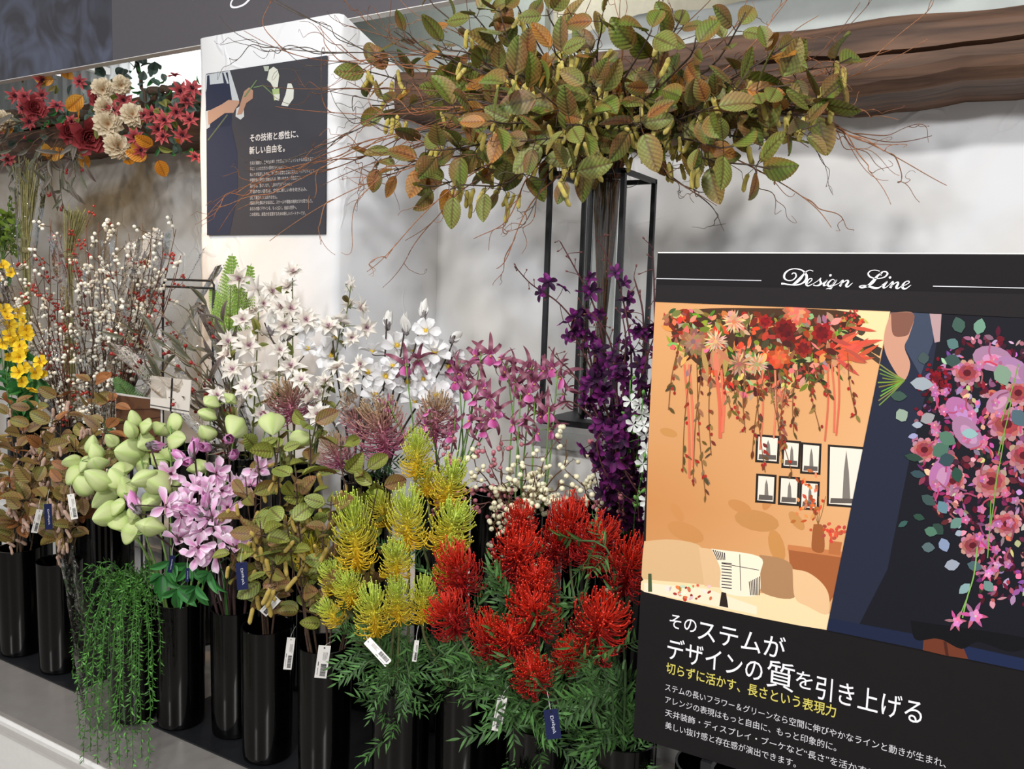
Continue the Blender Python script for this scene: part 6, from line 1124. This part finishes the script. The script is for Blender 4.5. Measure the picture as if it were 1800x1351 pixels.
for a in [(512, 1120, 505, 1176, 14, 1.225, 'white barcode tag hanging from the catkin stems, seen half edge-on', False, (520, 1100)), (571, 1134, 563, 1191, 21, 1.222, 'white barcode tag flat against the front of a black vase', False, (590, 1125)), (124, 868, 131, 912, 11, 1.16, 'white barcode tag among the brown leaves beside the pods', False, None), (488, 1050, 462, 1078, 16, 1.19, 'cream barcode tag lying tilted on magnolia stems', False, (492, 1040)),
    (884, 1222, 872, 1284, 17, 1.14, 'white barcode tag under the red spider flowers', False, (895, 1205)), (645, 1125, 683, 1166, 15, 1.13, 'white barcode tag slanting among the feathery leaves under yellow flowers', False, (640, 1110)), (70, 895, 60, 936, 10, 1.17, 'white barcode tag among the stems at the left edge', False, None), (733, 1125, 728, 1162, 8, 1.15, 'narrow white tag edge-on under the yellow flowers', False, None),
    (968, 1246, 974, 1298, 26, 1.12, 'dark blue tag hanging below the lowest red flower', True, (962, 1215)), (424, 988, 427, 1036, 19, 1.09, 'dark blue tag below the pink magnolias on the catkin side', True, None), (84, 885, 86, 930, 12, 1.15, 'dark blue tag among the rusty leafed stems', True, None), (304, 976, 298, 1006, 8, 1.1, 'small dark blue tag above the bright green lobed leaves', True, None), (330, 998, 329, 1022, 6, 1.08, 'narrow dark blue tag in the bright green lobed leaves', True, None)]: price_tag(*a)
WY = 1.725
t = thing('wire_stand', 'black wire stand with a double top bar standing before the pillar', 'stand', (at(330, 492, Y=WY)[0], WY, ZV))
A, B_, zt2 = at(288, 493, Y=WY), at(376, 493, Y=WY), at(330, 492, Y=WY)[2]
for nme, pts in (('frame', [(A[0] - .022, WY, ZV + .004), (A[0] - .006, WY, zt2 - .10), (A[0], WY, zt2 - .012), (A[0] + .012, WY, zt2), (B_[0] - .012, WY, zt2), (B_[0], WY, zt2 - .012), (B_[0] - .008, WY, zt2 - .12), (B_[0] + .01, WY, ZV + .004)]), ('crossbar', [(A[0] - .003, WY - .004, zt2 - .022), (B_[0] + .004, WY - .004, zt2 - .022)]), ('foot', [(A[0] - .022, WY - .03, ZV + .004), (A[0] - .022, WY + .05, ZV + .004)]), ('foot', [(B_[0] + .01, WY - .03, ZV + .004), (B_[0] + .01, WY + .05, ZV + .004)])):
    b = MB(); b.tube(pts, .0036, (20, 20, 22), 8); part(b, nme, 'black_metal', t)
def card(name, label, cat, quad, Y, parts):
    q = [at(x, y, Y=Y) for x, y in quad]; t = thing(name, label, cat, (np.mean([p[0] for p in q]), Y, min(p[2] for p in q)))
    def pane(b, pts, h, c): V = np.array([p + np.array([0, -h, 0]) for p in pts] + [p + np.array([0, -h + .002, 0]) for p in pts]); b.add(V, [[0, 1, 2, 3], [7, 6, 5, 4], [0, 4, 5, 1], [1, 5, 6, 2], [2, 6, 7, 3], [3, 7, 4, 0]], None, c)
    lerp = lambda u, v: (q[0] * (1 - u) + q[1] * u) * (1 - v) + (q[3] * (1 - u) + q[2] * u) * v
    for nm, rects in parts:
        b = MB()
        for u0, v0, u1, v1, h, c in rects: pane(b, [lerp(u0, v0), lerp(u1, v0), lerp(u1, v1), lerp(u0, v1)], h, c)
        part(b, nm, 'print', t, False)
    b = MB(); c = (lerp(.5, .6)) + np.array([0, .006, 0]); b.tube([(c[0], c[1], ZV), c], .003, (22, 22, 24), 6); part(b, 'support', 'black_metal', t)
card('photo_card', 'framed card showing brown planks, behind the pale green pods', 'card', [(203, 690), (285, 702), (285, 800), (203, 868)], 1.44, [('frame', [(0, 0, 1, 1, 0, (196, 194, 190))]), ('picture', [(.02, .02, .97, .9, .001, (92, 62, 44))] + [(.02, k, .97, k + .012, .002, (60, 38, 28)) for k in (.16, .3, .45, .6, .75)])])
card('note_card', 'white note card with a dark edge below the wrapped rosehips', 'card', [(266, 660), (336, 668), (332, 728), (264, 716)], 1.43, [('paper', [(0, 0, 1, 1, 0, (214, 206, 196))]), ('edge', [(.52, 0, .56, 1, .001, (40, 38, 40)), (0, .9, 1, .93, .001, (90, 86, 84))])])
card('price_card', 'grey price card in a black holder between the pods', 'card', [(232, 800), (272, 806), (272, 905), (232, 898)], 1.3, [('holder', [(-.1, 0, 1.05, 1, 0, (26, 26, 30))]), ('paper', [(.08, .12, .95, .92, .001, (176, 176, 184))])])
